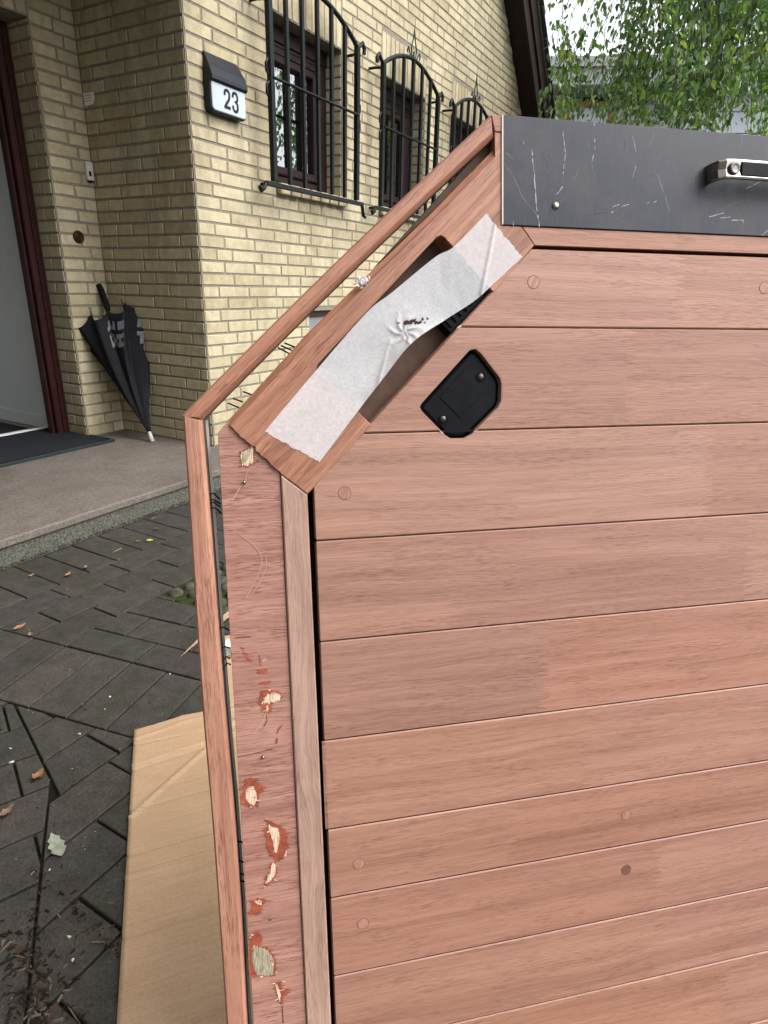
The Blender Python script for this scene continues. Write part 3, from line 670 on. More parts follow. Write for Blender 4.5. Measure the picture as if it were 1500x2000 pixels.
# ---------------------------------------------------------------- window grilles
GW = 0.862; GT = -0.10
def grille_parts(root):
    r = 0.0085; zb, zs = 1.535, 2.39
    def add(nm, fn):
        m = MB(); fn(m); m.build(nm, M_iron, root)
    w = GW; arc = lambda s: zs + 0.135 * math.sin(math.pi * s / w) ** 0.85
    for i in range(7):
        s = w * i / 6
        rr = 0.0155 if i in (0, 6) else 0.0110
        z1 = arc(s) if 0 < i < 6 else zs + 0.01
        def f(m, s=s, z1=z1, rr=rr): m.box((s - rr, GT - rr, zb - 0.0), (s + rr, GT + rr, z1), 0, 0.002)
        add('bar', f)
    add('bottom_rail', lambda m: (m.box((-0.075, GT - 0.014, zb - 0.030), (w + 0.075, GT + 0.014, zb - 0.006), 0, 0.003),
        m.tube([(-0.075, GT, zb - .018), (-0.09, GT, zb - .045), (-0.115, GT, zb - .06), (-0.13, GT, zb - .04)], 0.012, 6),
        m.tube([(w + 0.07, GT, zb - .018), (w + 0.082, GT, zb - .05), (w + 0.09, GT, zb - .085), (w + .115, GT, zb - .095)], 0.012, 6)))
    add('arch', lambda m: m.tube([(w * k / 24, GT, arc(w * k / 24) + .004) for k in range(25)], 0.014, 6))
    add('cross_bar', lambda m: m.tube([(0, GT - .014, 2.028), (w, GT - .014, 2.028)], 0.0085, 6))
    for sg, s0 in ((-1, 0), (1, w)):
        add('scroll', lambda m: m.tube([(s0, GT, zs), (s0 + sg * .03, GT, zs + .02), (s0 + sg * .06, GT, zs + .045), (s0 + sg * .085, GT, zs + .02), (s0 + sg * .08, GT, zs - .01)], 0.013, 6))
        add('wall_bracket', lambda m: m.tube([(s0 + sg * .01, GT, zs - .02), (s0 + sg * .03, GT + .05, zs - .02), (s0 + sg * .03, 0, zs - .02)], 0.009, 6))
        for q in (1, -1):
            add('side_scroll', lambda m: m.tube([(s0 + sg * .008, GT, 2.02 + q * .01), (s0 + sg * .035, GT, 2.02 + q * .03), (s0 + sg * .038, GT, 2.02 + q * .065), (s0 + sg * .02, GT, 2.02 + q * .09), (s0 + sg * .008, GT, 2.02 + q * .085)], 0.007, 6))
        add('wall_bracket', lambda m: m.tube([(s0, GT, zb - .01), (s0, 0, zb - .01)], 0.009, 6))
    def fin(m):
        c = w / 2; z = zs + .145
        for sg in (-1, 1):
            m.tube([(c, GT, z + .17), (c + sg * .012, GT, z + .12), (c + sg * .04, GT, z + .06), (c + sg * .03, GT, z + .015), (c, GT, z)], 0.0045, 6)
            m.tube([(c + sg * .04, GT, z - .01), (c + sg * .065, GT, z + .03), (c + sg * .085, GT, z + .05), (c + sg * .10, GT, z + .03), (c + sg * .09, GT, z + .015)], 0.005, 6)
        m.tube([(c, GT, z), (c, GT, z + .04)], 0.006, 6); m.tube([(c, GT, z + .15), (c, GT, z + .20)], [0.006, 0.001], 6)
    add('finial', fin)
GL = ['black wrought iron grille on the nearest window, right of the house number',
      'black wrought iron arched grille with finial on the middle window',
      'black wrought iron arched grille on the farthest window, partly hidden behind the wooden panel']
GS = [0.51, 1.702, 2.885]
def shifted(M, s): return M @ Matrix.Translation((s, 0, 0))
g0 = thing('window_grille', GL[0], 'window grille', shifted(HM, GS[0]), 'iron grilles on the house windows'); grille_parts(g0)
for k in (1, 2):
    r = g0.copy(); COL.objects.link(r); r.matrix_world = shifted(HM, GS[k]); r['label'] = GL[k]
    for ch in [o for o in bpy.data.objects if o.parent == g0]:
        c = ch.copy(); COL.objects.link(c); c.parent = r

# ---------------------------------------------------------------- house number lamp
sg = thing('house_number_sign', 'house number lamp reading 23 with black hood on the yellow brick wall', 'house number', HM)
TP = -0.055
c_ = [house_pt(x, y, 't', TP) for x, y in ((417, 156), (482, 183), (474, 232), (413, 212))]
sL = (c_[0].x + c_[3].x) / 2 - .002; sR = (c_[1].x + c_[2].x) / 2 + .008
zT = (c_[0].z + c_[1].z) / 2; zBt = (c_[2].z + c_[3].z) / 2
def rrect(a0, a1, b0, b1, r, only_bottom=True, n=5):
    P = []
    for (cx, cy, st_) in ((a1 - r, b0 + r, -90), (a1 - r, b1 - r, 0), (a0 + r, b1 - r, 90), (a0 + r, b0 + r, 180)):
        if only_bottom and st_ in (0, 90): P.append((a1 if st_ == 0 else a0, b1)); continue
        for k in range(n + 1):
            a = math.radians(st_ + 90 * k / n); P.append((cx + r * math.cos(a), cy + r * math.sin(a)))
    return P
SF = lambda u, v, w: (u, -w, v)
m_ = MB(); m_.prism(rrect(sL - .006, sR + .006, zBt - .008, zT + .004, .024), 0.002, -TP - 0.006, 0, 0.004, f=SF)
m_.build('housing', M_anthracite, sg)
m_ = MB(); m_.prism(rrect(sL, sR, zBt, zT, .02), -TP - 0.0055, -TP, 0, 0.003, back=False, f=SF)
so_ = m_.build('number_plate', M_signwhite, sg)
m_ = MB(); zt2 = zT + 0.125; prof = [(-TP + .004, zT - .004), (-TP + .013, zT + .006), (-TP + .012, zT + .022), (-TP - 0.002, zT + .06), (0.012, zt2), (0.004, zt2 + .004)]
P = []; 
for (w_, z_) in prof:
    ins_ = 0.012 if z_ > zt2 - .01 else 0
    P += [(sL - .006 + ins_, -w_, z_), (sR + .006 - ins_, -w_, z_)]
P += [(sL - .006, -.002, zT - .004), (sR + .006, -.002, zT - .004)]
k = len(prof)
m_.add(P, [(2 * i, 2 * i + 2, 2 * i + 3, 2 * i + 1)[::-1] for i in range(k - 1)] + [tuple([2 * i for i in range(k)] + [2 * k])] + [tuple([2 * i + 1 for i in range(k)] + [2 * k + 1])[::-1]], 0)
m_.build('hood', M_anthracite, sg)
def digit(pts, nm):
    m_ = MB(); m_.ribbon(pts, 0.0135, SF, -TP + 0.0001, -TP + 0.0012); m_.build(nm, M_ink, sg)
hD = (zT - zBt); z0 = zBt + hD * .17; dh = hD * .66; wD = 0.034
cx = sL + (sR - sL) * 0.36
def arcp(cx, cy, rx, ry, a0, a1, n=8): return [(cx + rx * math.cos(math.radians(a0 + (a1 - a0) * k / n)), cy + ry * math.sin(math.radians(a0 + (a1 - a0) * k / n))) for k in range(n + 1)]
two = [(cx, z0 + dh * .70)] + arcp(cx + wD / 2, z0 + dh * .80, wD / 2, dh * .20, 180, 0) + [(cx + wD, z0 + dh * .70), (cx + wD * .85, z0 + dh * .52), (cx + wD * .2, z0 + dh * .20), (cx + .002, z0 + dh * .06)]
digit(two, 'digit'); m_ = MB(); m_.ribbon([(cx - .006, z0 + .0067), (cx + wD + .005, z0 + .0067)], 0.0135, SF, -TP + .0001, -TP + .0014); m_.build('digit_foot', M_ink, sg)
cx = sL + (sR - sL) * 0.60
three = [(cx, z0 + dh * .72)] + arcp(cx + wD / 2, z0 + dh * .81, wD / 2, dh * .19, 180, 0) + [(cx + wD, z0 + dh * .66), (cx + wD * .8, z0 + dh * .55), (cx + wD * .45, z0 + dh * .53), (cx + wD * .8, z0 + dh * .50), (cx + wD, z0 + dh * .40)] + arcp(cx + wD / 2, z0 + dh * .19, wD / 2, dh * .19, 0, -180) + [(cx, z0 + dh * .30)]
digit(three, 'digit')

# ---------------------------------------------------------------- door bell, bronze knob, paper card
db = thing('door_bell', 'small silver door bell box in the inner corner of the brick porch', 'door bell', HM)
p = house_pt(172, 352, 't', 0.745); q = house_pt(178, 318, 't', 0.745)
zc0, zc1 = p.z, q.z + 0.004; sc = p.x
m_ = MB(); m_.box((sc - .002, 0.738, zc0), (sc + 0.038, 0.762, zc1), 0, 0.003); m_.build('body', M_silver, db)
m_ = MB(); m_.box((sc + .006, 0.736, zc0 + .02), (sc + .02, 0.7385, zc0 + .045), 0, 0.001); m_.build('button', M_plastic, db)
m_ = MB(); m_.box((sc + .008, 0.7375, zc0 - .008), (sc + .03, 0.762, zc0 - .0005), 0); m_.build('base', M_plastic, db)
kb = thing('round_bell_push', 'round bronze bell plate with raised rings on the narrow porch pillar', 'bell push', HM)
p = house_pt(153, 463, 't', 0.764)
m_ = MB(); m_.lathe([(0.034, 0), (0.033, .006), (0.027, .010), (0.0255, .007), (0.018, .007), (0.0165, .012), (0.012, .014), (0.010, .012), (0.003, .013)], 28, lambda x, y, hh: (p.x + x, 0.764 - hh, p.z + y)); m_.build('plate', M_bronze, kb)
m_ = MB(); m_.lathe([(0.007, .011), (0.006, .0165), (0.002, .0185)], 14, lambda x, y, hh: (p.x + x, 0.764 - hh, p.z + y)); m_.build('button', M_bronze, kb)
p = house_pt(162, 183, 's', -0.006); q = house_pt(185, 205, 's', -0.006)
m_ = MB(); P = [(-0.0065, p.y, p.z), (-0.0065, q.y - .0, p.z), (-0.0065, q.y - .004, (p.z + q.z) / 2), (-0.0065, q.y + .012, q.z + .006), (-0.0065, p.y - .004, q.z)]
P2 = [(x + .0012, y, z) for x, y, z in P]; n = 5
m_.add(P + P2, [(0, 1, 2, 3, 4), (9, 8, 7, 6, 5)] + [(i, (i + 1) % 5, 5 + (i + 1) % 5, 5 + i) for i in range(5)])
for k in range(3): m_.box((-0.0072, p.y - .008 - k * .0, p.z - .014 - k * .012), (-0.0066, q.y + .016, p.z - .011 - k * .012), 1)
cdo = m_.build('wall_card', [plain('grey_paper', (1.2, 1.2, 1.15), 0.8), plain('grey_smudge', (0.38, 0.38, 0.38), 0.8)], label='small torn pale sticker on the shaded brick wall of the porch', category='sticker'); cdo.matrix_world = HM

# ---------------------------------------------------------------- umbrella
tip = house_pt(298, 863, 'z', 0.104); top = house_pt(194, 556, 's', -0.055)
axis = Vector(top) - Vector(tip); LU = axis.length; ax = axis.normalized()
e1 = (Vector((-1, -1, 0)) - ax * Vector((-1, -1, 0)).dot(ax)).normalized(); e2 = ax.cross(e1)   # e1 faces the camera
um = thing('closed_umbrella', 'closed black umbrella with white tip leaning upside down in the brick porch corner', 'umbrella', HM @ Matrix.Translation(tip))
UF = lambda x, y, hh: tuple(e1 * x + e2 * y + ax * hh)
m_ = MB(); m_.lathe([(0.004, 0.0), (0.013, 0.002), (0.012, 0.05), (0.009, 0.062), (0.002, 0.064)], 12, UF); m_.build('tip', M_whiteplastic, um)
m_ = MB(); m_.tube([UF(0, 0, 0.06), UF(0, 0, LU - .12)], 0.005, 8); m_.build('shaft', M_blackmetal, um)
m_ = MB(); m_.tube([UF(0, 0, LU - .155), UF(0, 0, LU - .14), UF(0, 0, LU - .03), UF(0.004, -.004, LU)], [0.012, 0.017, 0.018, 0.0165], 12); m_.build('handle', M_plastic, um)
m_ = MB(); n = 96; nh = 30; P = []; HC = 0.735 * LU
def rad(h, th):
    f = h / HC; base = 0.010 + 0.185 * f ** 1.1
    k = th * 8 / (2 * math.pi); fold = abs((k % 1) - 0.5) * 2; fold = fold ** 0.7
    r_ = base * (1 - 0.42 * min(1, f * 2.2) * fold)
    r_ *= 1 + 0.16 * math.sin(2 * th + 0.8 + 1.3 * f) * f + 0.06 * math.sin(5 * th + 4 * f)
    if f > 0.86: r_ *= 1 + (f - .86) * 0.5 * math.sin(3 * th)
    return r_
for i in range(nh + 1):
    f = i / nh
    for j in range(n):
        th = 2 * math.pi * j / n
        k = th * 8 / (2 * math.pi); sag = abs(math.sin(math.pi * k)); cen = 0.5 + 0.5 * math.sin(th * 2 + .4)
        hh = 0.060 + (HC + (0.04 + .05 * cen) * (1 - sag) - 0.03) * f
        tw = 0.8 * f
        r_ = rad(f * HC, th); a_ = th + tw
        P.append(UF(r_ * 0.55 * math.cos(a_), r_ * 1.15 * math.sin(a_), hh))
m_.add(P, [(i * n + j, i * n + (j + 1) % n, (i + 1) * n + (j + 1) % n, (i + 1) * n + j) for i in range(nh) for j in range(n)], 0, True)
uo = m_.build('canopy', M_fabric, um)
md = uo.modifiers.new('thickness', 'SOLIDIFY'); md.thickness = 0.0015
for (j0, j1) in ((82, 90), (4, 12)):
    pr = MB()
    for rr in range(22, 28):
        for j in range(j0, j1):
            if (noise.noise((j * .9, rr * 1.3, 2.0)) > -0.08) and not (rr == 25):
                q = [Vector(P[rr * n + j % n]), Vector(P[rr * n + (j + 1) % n]), Vector(P[(rr + 1) * n + (j + 1) % n]), Vector(P[(rr + 1) * n + j % n])]
                nr = (q[1] - q[0]).cross(q[3] - q[0]).normalized(); nr = nr if nr.dot(q[0] - ax * q[0].dot(ax)) > 0 else -nr
                pr.add([x + nr * .0025 for x in q], [(0, 1, 2, 3)], 0)
    pr.build('print', M_print, uo)
for j in range(8):
    m_ = MB(); a_ = 2 * math.pi * j / 8 + 0.8; r_ = rad(HC, a_ - .8); hh = 0.06 + HC + .01
    m_.tube([UF(r_ * .78 * math.cos(a_), r_ * 1.08 * math.sin(a_), hh - .05), UF(r_ * .8 * math.cos(a_), r_ * 1.12 * math.sin(a_), hh + .05)], 0.002, 5)
    m_.build('rib', M_blackmetal, um)

# ================================================================ WOODEN PANEL
PBV = -PBASE
panel = thing('wooden_door_panel', 'large mahogany panel with cut corner, planks and metal top edge leaning back in the foreground', 'wooden panel',
              frame(PU, PV, PW, PO))
UR = 0.62; VB = PBV + 0.001
mm = 0.001
VL = [-1.4 * mm, -71.6 * mm, -165 * mm, -260.2 * mm, -354.8 * mm, -451.6 * mm, -543 * mm, -615.6 * mm, -701.6 * mm, -786 * mm, -880 * mm, VB]
DIAG = -0.0312                                             # planking's diagonal edge: v = u + DIAG
ULF = -0.1785
def uleft(v): return max(ULF, v - DIAG)
VC = ULF + DIAG
plate = [pu(*p) for p in ((917, 684), (929, 681), (940, 690), (977, 738), (980, 750), (979, 783), (973, 796), (921, 849), (908, 856), (880, 856), (870, 850), (824, 803), (820, 795), (824, 787))]
plate = ccw(plate)
pl = MB()
joints = [(1325, 570, 0), (1232, 740, 1), (1385, 900, 2), (880, 1130, 3), (1062, 1290, 4), (645, 1520, 5), (1000, 1640, 6), (1283, 1700, 7), (1283, 1840, 8)]
ju = {}
for x, y, k in joints: ju.setdefault(k, []).append(pu(x, y)[0])
for k in range(11):
    ju.setdefault(k, []); ju[k].append((ju[k][0] if ju[k] else 0.0) + RND.uniform(0.26, 0.34))
    ju[k] = [x for x in ju[k] if x < UR - .03]
CH = 0.0011                                                # v-groove between planks
for k in range(11):
    vt, vb = VL[k] - RND.uniform(.0002, .0006), VL[k + 1] + RND.uniform(.0002, .0006)
    it, ib = vt - CH, vb + CH
    bnds = ju[k]
    def zig(uj, rev=False):
        nt_ = max(5, int((it - ib) / 0.0056)); P = []
        for i in range(nt_):
            v0 = ib + (it - ib) * i / nt_; v1 = ib + (it - ib) * (i + 1) / nt_; vm = (v0 + v1) / 2
            P += [(uj - 0.0065, v0), (uj - .0060, v0 + (v1 - v0) * .1), (uj + 0.0065, vm - (v1 - v0) * .05), (uj + 0.0065, vm + (v1 - v0) * .05)]
        P.append((uj - 0.0065, it)); return P
    for i in range(len(bnds) + 1):
        if i == 0:
            left = [(uleft(it), it)] + ([(ULF, VC)] if ib < VC < it else []) + [(uleft(ib), ib)]    # downwards
        else: left = zig(bnds[i - 1])[::-1]
        right = zig(bnds[i]) if i < len(bnds) else [(UR, ib), (UR, it)]                             # upwards
        bottom = []; topn = []
        if k in (1, 2) and i == 0:                                                                    # lock plate recess notch
            vcut = ib if k == 1 else it
            pp = clip(plate, (0, vcut), (1, 0) if k == 1 else (-1, 0))
            ks = [q for q in pp]
            on = [j for j, q in enumerate(ks) if abs(q[1] - vcut) < 1e-6]
            ring = []
            nK = len(ks)
            # walk round the plate from one cut point to the other, off the cut line
            st0 = [j for j in on if (j + 1) % nK not in on][0]
            j = st0
            while True:
                ring.append(ks[j]); j = (j + 1) % nK
                if j in on: ring.append(ks[j]); break
            if k == 1: bottom = ring if ring[0][0] < ring[-1][0] else ring[::-1]
            else: topn = ring if ring[0][0] > ring[-1][0] else ring[::-1]
        poly = left + bottom + right + topn
        pts = [(u, v, 0.0) for u, v in poly]
        sk_ = len(pts)
        lo = [(u, v, -0.010) for u, v in poly]
        # chamfers share the face's vertices so each plank piece stays one island
        pts2 = list(pts)
        F = [tuple(range(sk_))]
        il, ir = (len(left) - 1), len(left) + len(bottom)
        if not bottom:
            a_, b_ = pts[il], pts[ir]; o = len(pts2); pts2 += [(a_[0] + (0 if i else min(0, 0)), vb, -CH), (b_[0], vb, -CH)]; F.append((il, o, o + 1, ir))
        else:
            b0, b1 = len(left), len(left) + len(bottom) - 1
            for (x, y) in ((il, b0), (b1, ir)):
                o = len(pts2); pts2 += [(pts[x][0], vb, -CH), (pts[y][0], vb, -CH)]; F.append((x, o, o + 1, y))
        rt, lt = len(left) + len(bottom) + len(right) - 1, 0
        if not topn:
            o = len(pts2); pts2 += [(pts[rt][0], vt, -CH), (pts[lt][0], vt, -CH)]; F.append((rt, o, o + 1, lt))
        else:
            t0_, t1_ = rt + 1, rt + len(topn)
            for (x, y) in ((rt, t0_), (t1_, lt)):
                o = len(pts2); pts2 += [(pts[x][0], vt, -CH), (pts[y][0], vt, -CH)]; F.append((x, o, o + 1, y))
        if i == 0:                                                                                    # outer edge turned down
            o = len(pts2)
            for q in left: pts2.append((q[0] - 0.0008, q[1] + (0.0006 if q[1] > VC else 0), -0.0015))
            o2 = len(pts2)
            for q in left: pts2.append((q[0] - 0.0008, q[1] + (0.0006 if q[1] > VC else 0), -0.014))
            for j in range(len(left) - 1):
                F.append((j, o + j, o + j + 1, j + 1)); F.append((o + j, o2 + j, o2 + j + 1, o + j + 1))
        pl.add(pts2, F, 0)
plo = pl.build('planking', M_plank, panel)
bk = MB()                                                    # board under the planks: dark gaps, panel thickness
under = [(0.05, 0.012), (-0.19, -0.226), (-0.19, VB), (UR, VB), (UR, 0.012)]
def slab_hole(): pass
bk.prism(ccw(under), -0.030, -0.016, 0)
for j in range(1, 11): bk.box((uleft(VL[j]) + .003, VL[j] - .001, -0.016), (UR, VL[j] + .001, -0.0035), 0)
bk.build('core_board', M_dark, panel)
# lock plate
lk = MB()
n = len(plate); cen = (sum(p[0] for p in plate) / n, sum(p[1] for p in plate) / n)
out = inset(plate, -0.0012)
P = [(u, v, 0.00015) for u, v in out] + [(u, v, -0.0012) for u, v in plate] + [(u, v, -0.0095) for u, v in plate]
lk.add(P, [(i, (i + 1) % n, n + (i + 1) % n, n + i) for i in range(n)] + [(n + i, n + (i + 1) % n, 2 * n + (i + 1) % n, 2 * n + i) for i in range(n)], 0)
lk.build('recess_rim', wood('recess_edge', (0.62, 0.40, 0.31), (0.45, 0.26, 0.19), 0, tone=0.02), panel)
lk = MB(); lk.prism(inset(plate, 0.0022), -0.012, -0.0042, 0, 0.0022)
lko = lk.build('lock_plate', M_plastic, panel)
c45, s45 = math.cos(A45), math.sin(A45)
lc = pu(905, 770)
def LP(a_, b_): return (lc[0] + a_ * c45 - b_ * s45, lc[1] + a_ * s45 + b_ * c45)
m_ = MB(); m_.prism([LP(-.017, -.014), LP(.017, -.014), LP(.017, .014), LP(-.017, .014)], -0.0043, -0.0036, 0, 0.0005)
for i in range(14):                                         # faint raised lettering-like ridges of the moulded field
    pass
m_.build('raised_field', M_plastic, lko)
for (x, y) in ((942, 735), (868, 818)):
    q = pu(x, y); m_ = MB(); m_.lathe([(0.0042, -0.0036), (0.0042, -0.0030), (0.0035, -0.0028), (0.0033, -0.0045)], 16, lambda a_, b_, hh: (q[0] + a_, q[1] + b_, hh)); m_.lathe([(0.0030, -0.0034), (0.0022, -0.0026), (0.0006, -0.0024)], 12, lambda a_, b_, hh: (q[0] + a_, q[1] + b_, hh), 1)
    m_.build('screw', [M_plastic, plain('dull_screw', (0.12, 0.115, 0.11), 0.4, 0.8)], lko)
# wood plugs
for (x, y, dark_) in ((1042, 551, 0), (1493, 562, 0), (673, 963, 0), (701, 1687, 0), (709, 1804, 2), (1223, 1592, 0), (1223, 1699, 1)):
    q = pu(x, y); m_ = MB(); f = lambda a_, b_, hh: (q[0] + a_, q[1] + b_, hh)
    m_.lathe([(0.0061, 0.00003), (0.0060, 0.00012), (0.0052, 0.00013)], 32, f, 1, False); m_.lathe([(0.00555, 0.0001), (0.0055, 0.0002), (0.0054, 0.00021)], 32, f, 0, False)
    po = m_.build('wood_plug', [M_plugdark if dark_ == 1 else M_plug, M_glueline], panel)
    if dark_ == 1: po['label'] = 'darker brown wood plug'
# diagonal rail with its open pocket
def D(a_, b_): return ((a_ - b_) / math.sqrt(2), (a_ + b_) / math.sqrt(2))
def toD(u, v): return ((u + v) / math.sqrt(2), (v - u) / math.sqrt(2))
bG = -0.0230; bS = 0.0474; aU, aD_ = -0.0352, -0.2000
r_ = 0.005
rail = [(0.0310, 0.0013), (0.0180, 0.0172), (-0.0004, 0.0172), (-0.0004, 0.0950), (-0.0076, 0.0950), (-0.0076, 0.0815), (-0.0627, 0.0287), (-0.1791, -0.0777), (-0.2520, -0.1526),
        *[(-0.2520 + 0.0446 * f_ + RND.gauss(0, .0005), -0.1526 - 0.0456 * f_ + RND.gauss(0, .0005)) for f_ in [k_ / 22 for k_ in range(3, 22)]], (-0.2074, -0.1982), (-0.1848, -0.2170)]
pocket = [D(aD_, bG), D(aD_, bS - r_), D(aD_ + r_ * .3, bS - r_ * .3), D(aD_ + r_, bS), D(aU - r_, bS), D(aU - r_ * .3, bS - r_ * .3), D(aU, bS - r_), D(aU, bG)]
full = ccw(rail + pocket)
nfull = len(full)
eb = []
for i in range(nfull):
    p0, p1 = full[i], full[(i + 1) % nfull]
    b0, b1 = toD(*p0)[1], toD(*p1)[1]
    eb.append(0.0055 if (b0 > 0.058 and b1 > 0.058 and p0[0] < -0.005 and p1[0] < -0.005 and math.dist(p0, p1) > 0.02) else 0.0006)
m_ = MB(); m_.prism(full, -0.022, 0.0008, 0, edgebev=eb, back=False)
ro = m_.build('diagonal_rail', M_diag, panel)
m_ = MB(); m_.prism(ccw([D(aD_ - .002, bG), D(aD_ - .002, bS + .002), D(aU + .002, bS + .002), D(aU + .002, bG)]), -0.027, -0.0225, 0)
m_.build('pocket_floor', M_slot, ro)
m_ = MB()
bx0, bx1, by0, by1 = -0.088, -0.040, bG + .002, bG + .022
m_.prism(ccw([D(bx0, by0), D(bx1, by0), D(bx1, by1), D(bx0, by1)]), -0.022, -0.0065, 0, 0.0012)
for k in range(6): m_.prism(ccw([D(bx0 + .004 + k * .007, by0 + .004), D(bx0 + .007 + k * .007, by0 + .004), D(bx0 + .007 + k * .007, by1 - .003), D(bx0 + .004 + k * .007, by1 - .003)]), -0.0065, -0.0045, 0, 0.0005)
m_.build('latch', M_plastic, ro)
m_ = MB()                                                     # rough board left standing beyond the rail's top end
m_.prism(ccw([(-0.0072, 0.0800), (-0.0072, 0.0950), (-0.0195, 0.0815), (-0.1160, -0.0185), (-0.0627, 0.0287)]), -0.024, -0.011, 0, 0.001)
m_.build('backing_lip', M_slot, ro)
m_ = MB(); m_.prism(ccw([(0.0316, 0.0013), (UR, 0.0013), (UR, 0.0172), (0.0188, 0.0172)]), -0.022, 0.0005, 0, 0.0005); m_.build('top_rail', M_hor, panel)
m_ = MB(); m_.prism(ccw([(-0.2076, -0.1987), (-0.1850, -0.2176), (-0.1830, VB), (-0.2080, VB)]), -0.022, 0.0006, 0, 0.0012); m_.build('side_stile', M_stile, panel)
m_ = MB(); m_.prism(ccw([(-0.0107, 0.1085), (-0.0074, 0.0955), (-0.0004, 0.0955), (-0.0004, 0.1093)]), -0.03, 0.0012, 0, 0.0006); m_.build('top_block', M_hor, panel)
m_ = MB(); m_.prism(ccw([(-0.2595, VB), (-0.2085, VB), (-0.2082, -0.1965), (-0.2045, -0.176), (-0.236, -0.147), (-0.2512, -0.1528), (-0.2592, -0.1612)]), -0.024, -0.0022, 0, 0.0003)
plyo = m_.build('plywood_board', M_ply, panel)
# damage on the plywood
PWL = -0.0020
def frayed(mb, pts, amp, seed, w, mt, axis=1, step=0.00055):
    """a torn patch: thin fibres cut across the outline along the grain, every fibre with its own ragged ends"""
    r = random.Random(seed); P = [pu(*p, PWL) for p in pts]; n = len(P); o = 1 - axis
    lo, hi = min(p[axis] for p in P), max(p[axis] for p in P); y = lo; run = 0
    while y < hi:
        h_ = min(step * r.uniform(.6, 1.5), hi - y); ym = y + h_ / 2; X = []
        for i in range(n):
            a_, b_ = P[i], P[(i + 1) % n]
            if (a_[axis] > ym) != (b_[axis] > ym): X.append(a_[o] + (b_[o] - a_[o]) * (ym - a_[axis]) / (b_[axis] - a_[axis]))
        X.sort()
        for x0_, x1_ in zip(X[::2], X[1::2]):
            e0, e1 = x0_ - r.gauss(0, amp), x1_ + r.gauss(0, amp)
            if e1 - e0 < .0003: continue
            dw = r.uniform(0, .00030) if mt else r.uniform(0, .00010); q = [(e0, y), (e1, y), (e1 - r.uniform(0, amp), y + h_), (e0 + r.uniform(0, amp), y + h_)]
            if axis == 0: q = [(b2, a2) for a2, b2 in q][::-1]
            mb.add([(u, v, w + dw) for u, v in q], [(0, 1, 2, 3)], mt)
        y += h_
def FQ(k, ox, oy, pts): return [(ox + x / k, oy + y / k) for x, y in pts]
F_ = lambda pts: FQ(5.263, 420, 1220, pts)
G_ = lambda pts: FQ(4.762, 420, 1580, pts)
E_ = lambda pts: FQ(6.818, 400, 780, pts)
PATCH = [
 ('a', [F_([(435,455),(520,460),(530,480),(545,510),(440,505)]), F_([(455,595),(580,575),(575,605),(450,615)]), F_([(465,680),(560,670),(670,680),(690,730),(650,790),(590,800),(590,860),(570,905),(490,900),(485,860),(450,810)])],
       [F_([(515,740),(570,705),(640,705),(680,730),(660,780),(600,795),(475,815),(490,780)]), F_([(525,830),(545,825),(552,870),(530,905)])], 0),
 ('b', [F_([(320,1580),(370,1570),(430,1590),(450,1630),(510,1665),(505,1710),(450,1750),(440,1870),(340,1875),(270,1830),(245,1780),(300,1710),(250,1690),(300,1660)])],
       [F_([(315,1700),(380,1645),(425,1720),(430,1800),(400,1865),(350,1830),(315,1790)])], 0),
 ('c', [G_([(465,90),(510,110),(600,150),(660,190),(675,260),(685,350),(660,440),(600,490),(560,490),(500,420),(475,350),(470,260),(455,200),(490,140)])],
       [G_([(500,150),(590,180),(600,280),(572,410),(550,400),(540,300),(500,190)]), G_([(640,440),(665,380),(672,400),(650,450)])], 0),
 ('d', [G_([(515,500),(560,495),(580,590),(545,660),(490,715),(445,750),(465,650),(505,580)])], [G_([(527,500),(555,500),(565,580),(540,640),(490,690),(470,700),(480,660),(515,590)])], 0),
 ('e', [G_([(330,850),(420,825),(485,850),(440,900),(430,960),(380,990),(300,975),(350,910)])], [G_([(370,850),(430,840),(435,880),(390,890)])], 0),
 ('f', [G_([(320,1180),(390,1130),(440,1180),(430,1270),(500,1290),(568,1400),(573,1480),(550,1555),(370,1562),(322,1550),(312,1400),(315,1250)])],
       [G_([(350,1270),(440,1285),(515,1335),(545,1400),(545,1500),(535,1545),(460,1552),(385,1540),(352,1440),(347,1340)])], 1),
 ('g', [G_([(550,1610),(620,1600),(640,1680),(700,1665),(690,1710),(640,1750),(630,1830),(600,1800),(560,1680)])], [G_([(560,1620),(585,1640),(610,1720),(602,1790),(590,1760),(570,1680)])], 0),
 ('h', [E_([(605,575),(650,585),(655,800),(720,800),(650,850),(560,905),(495,895),(465,760),(470,700),(600,640)])], [E_([(617,585),(642,592),(645,838),(560,888),(502,882),(478,760),(490,705),(607,655)])], 2),
]
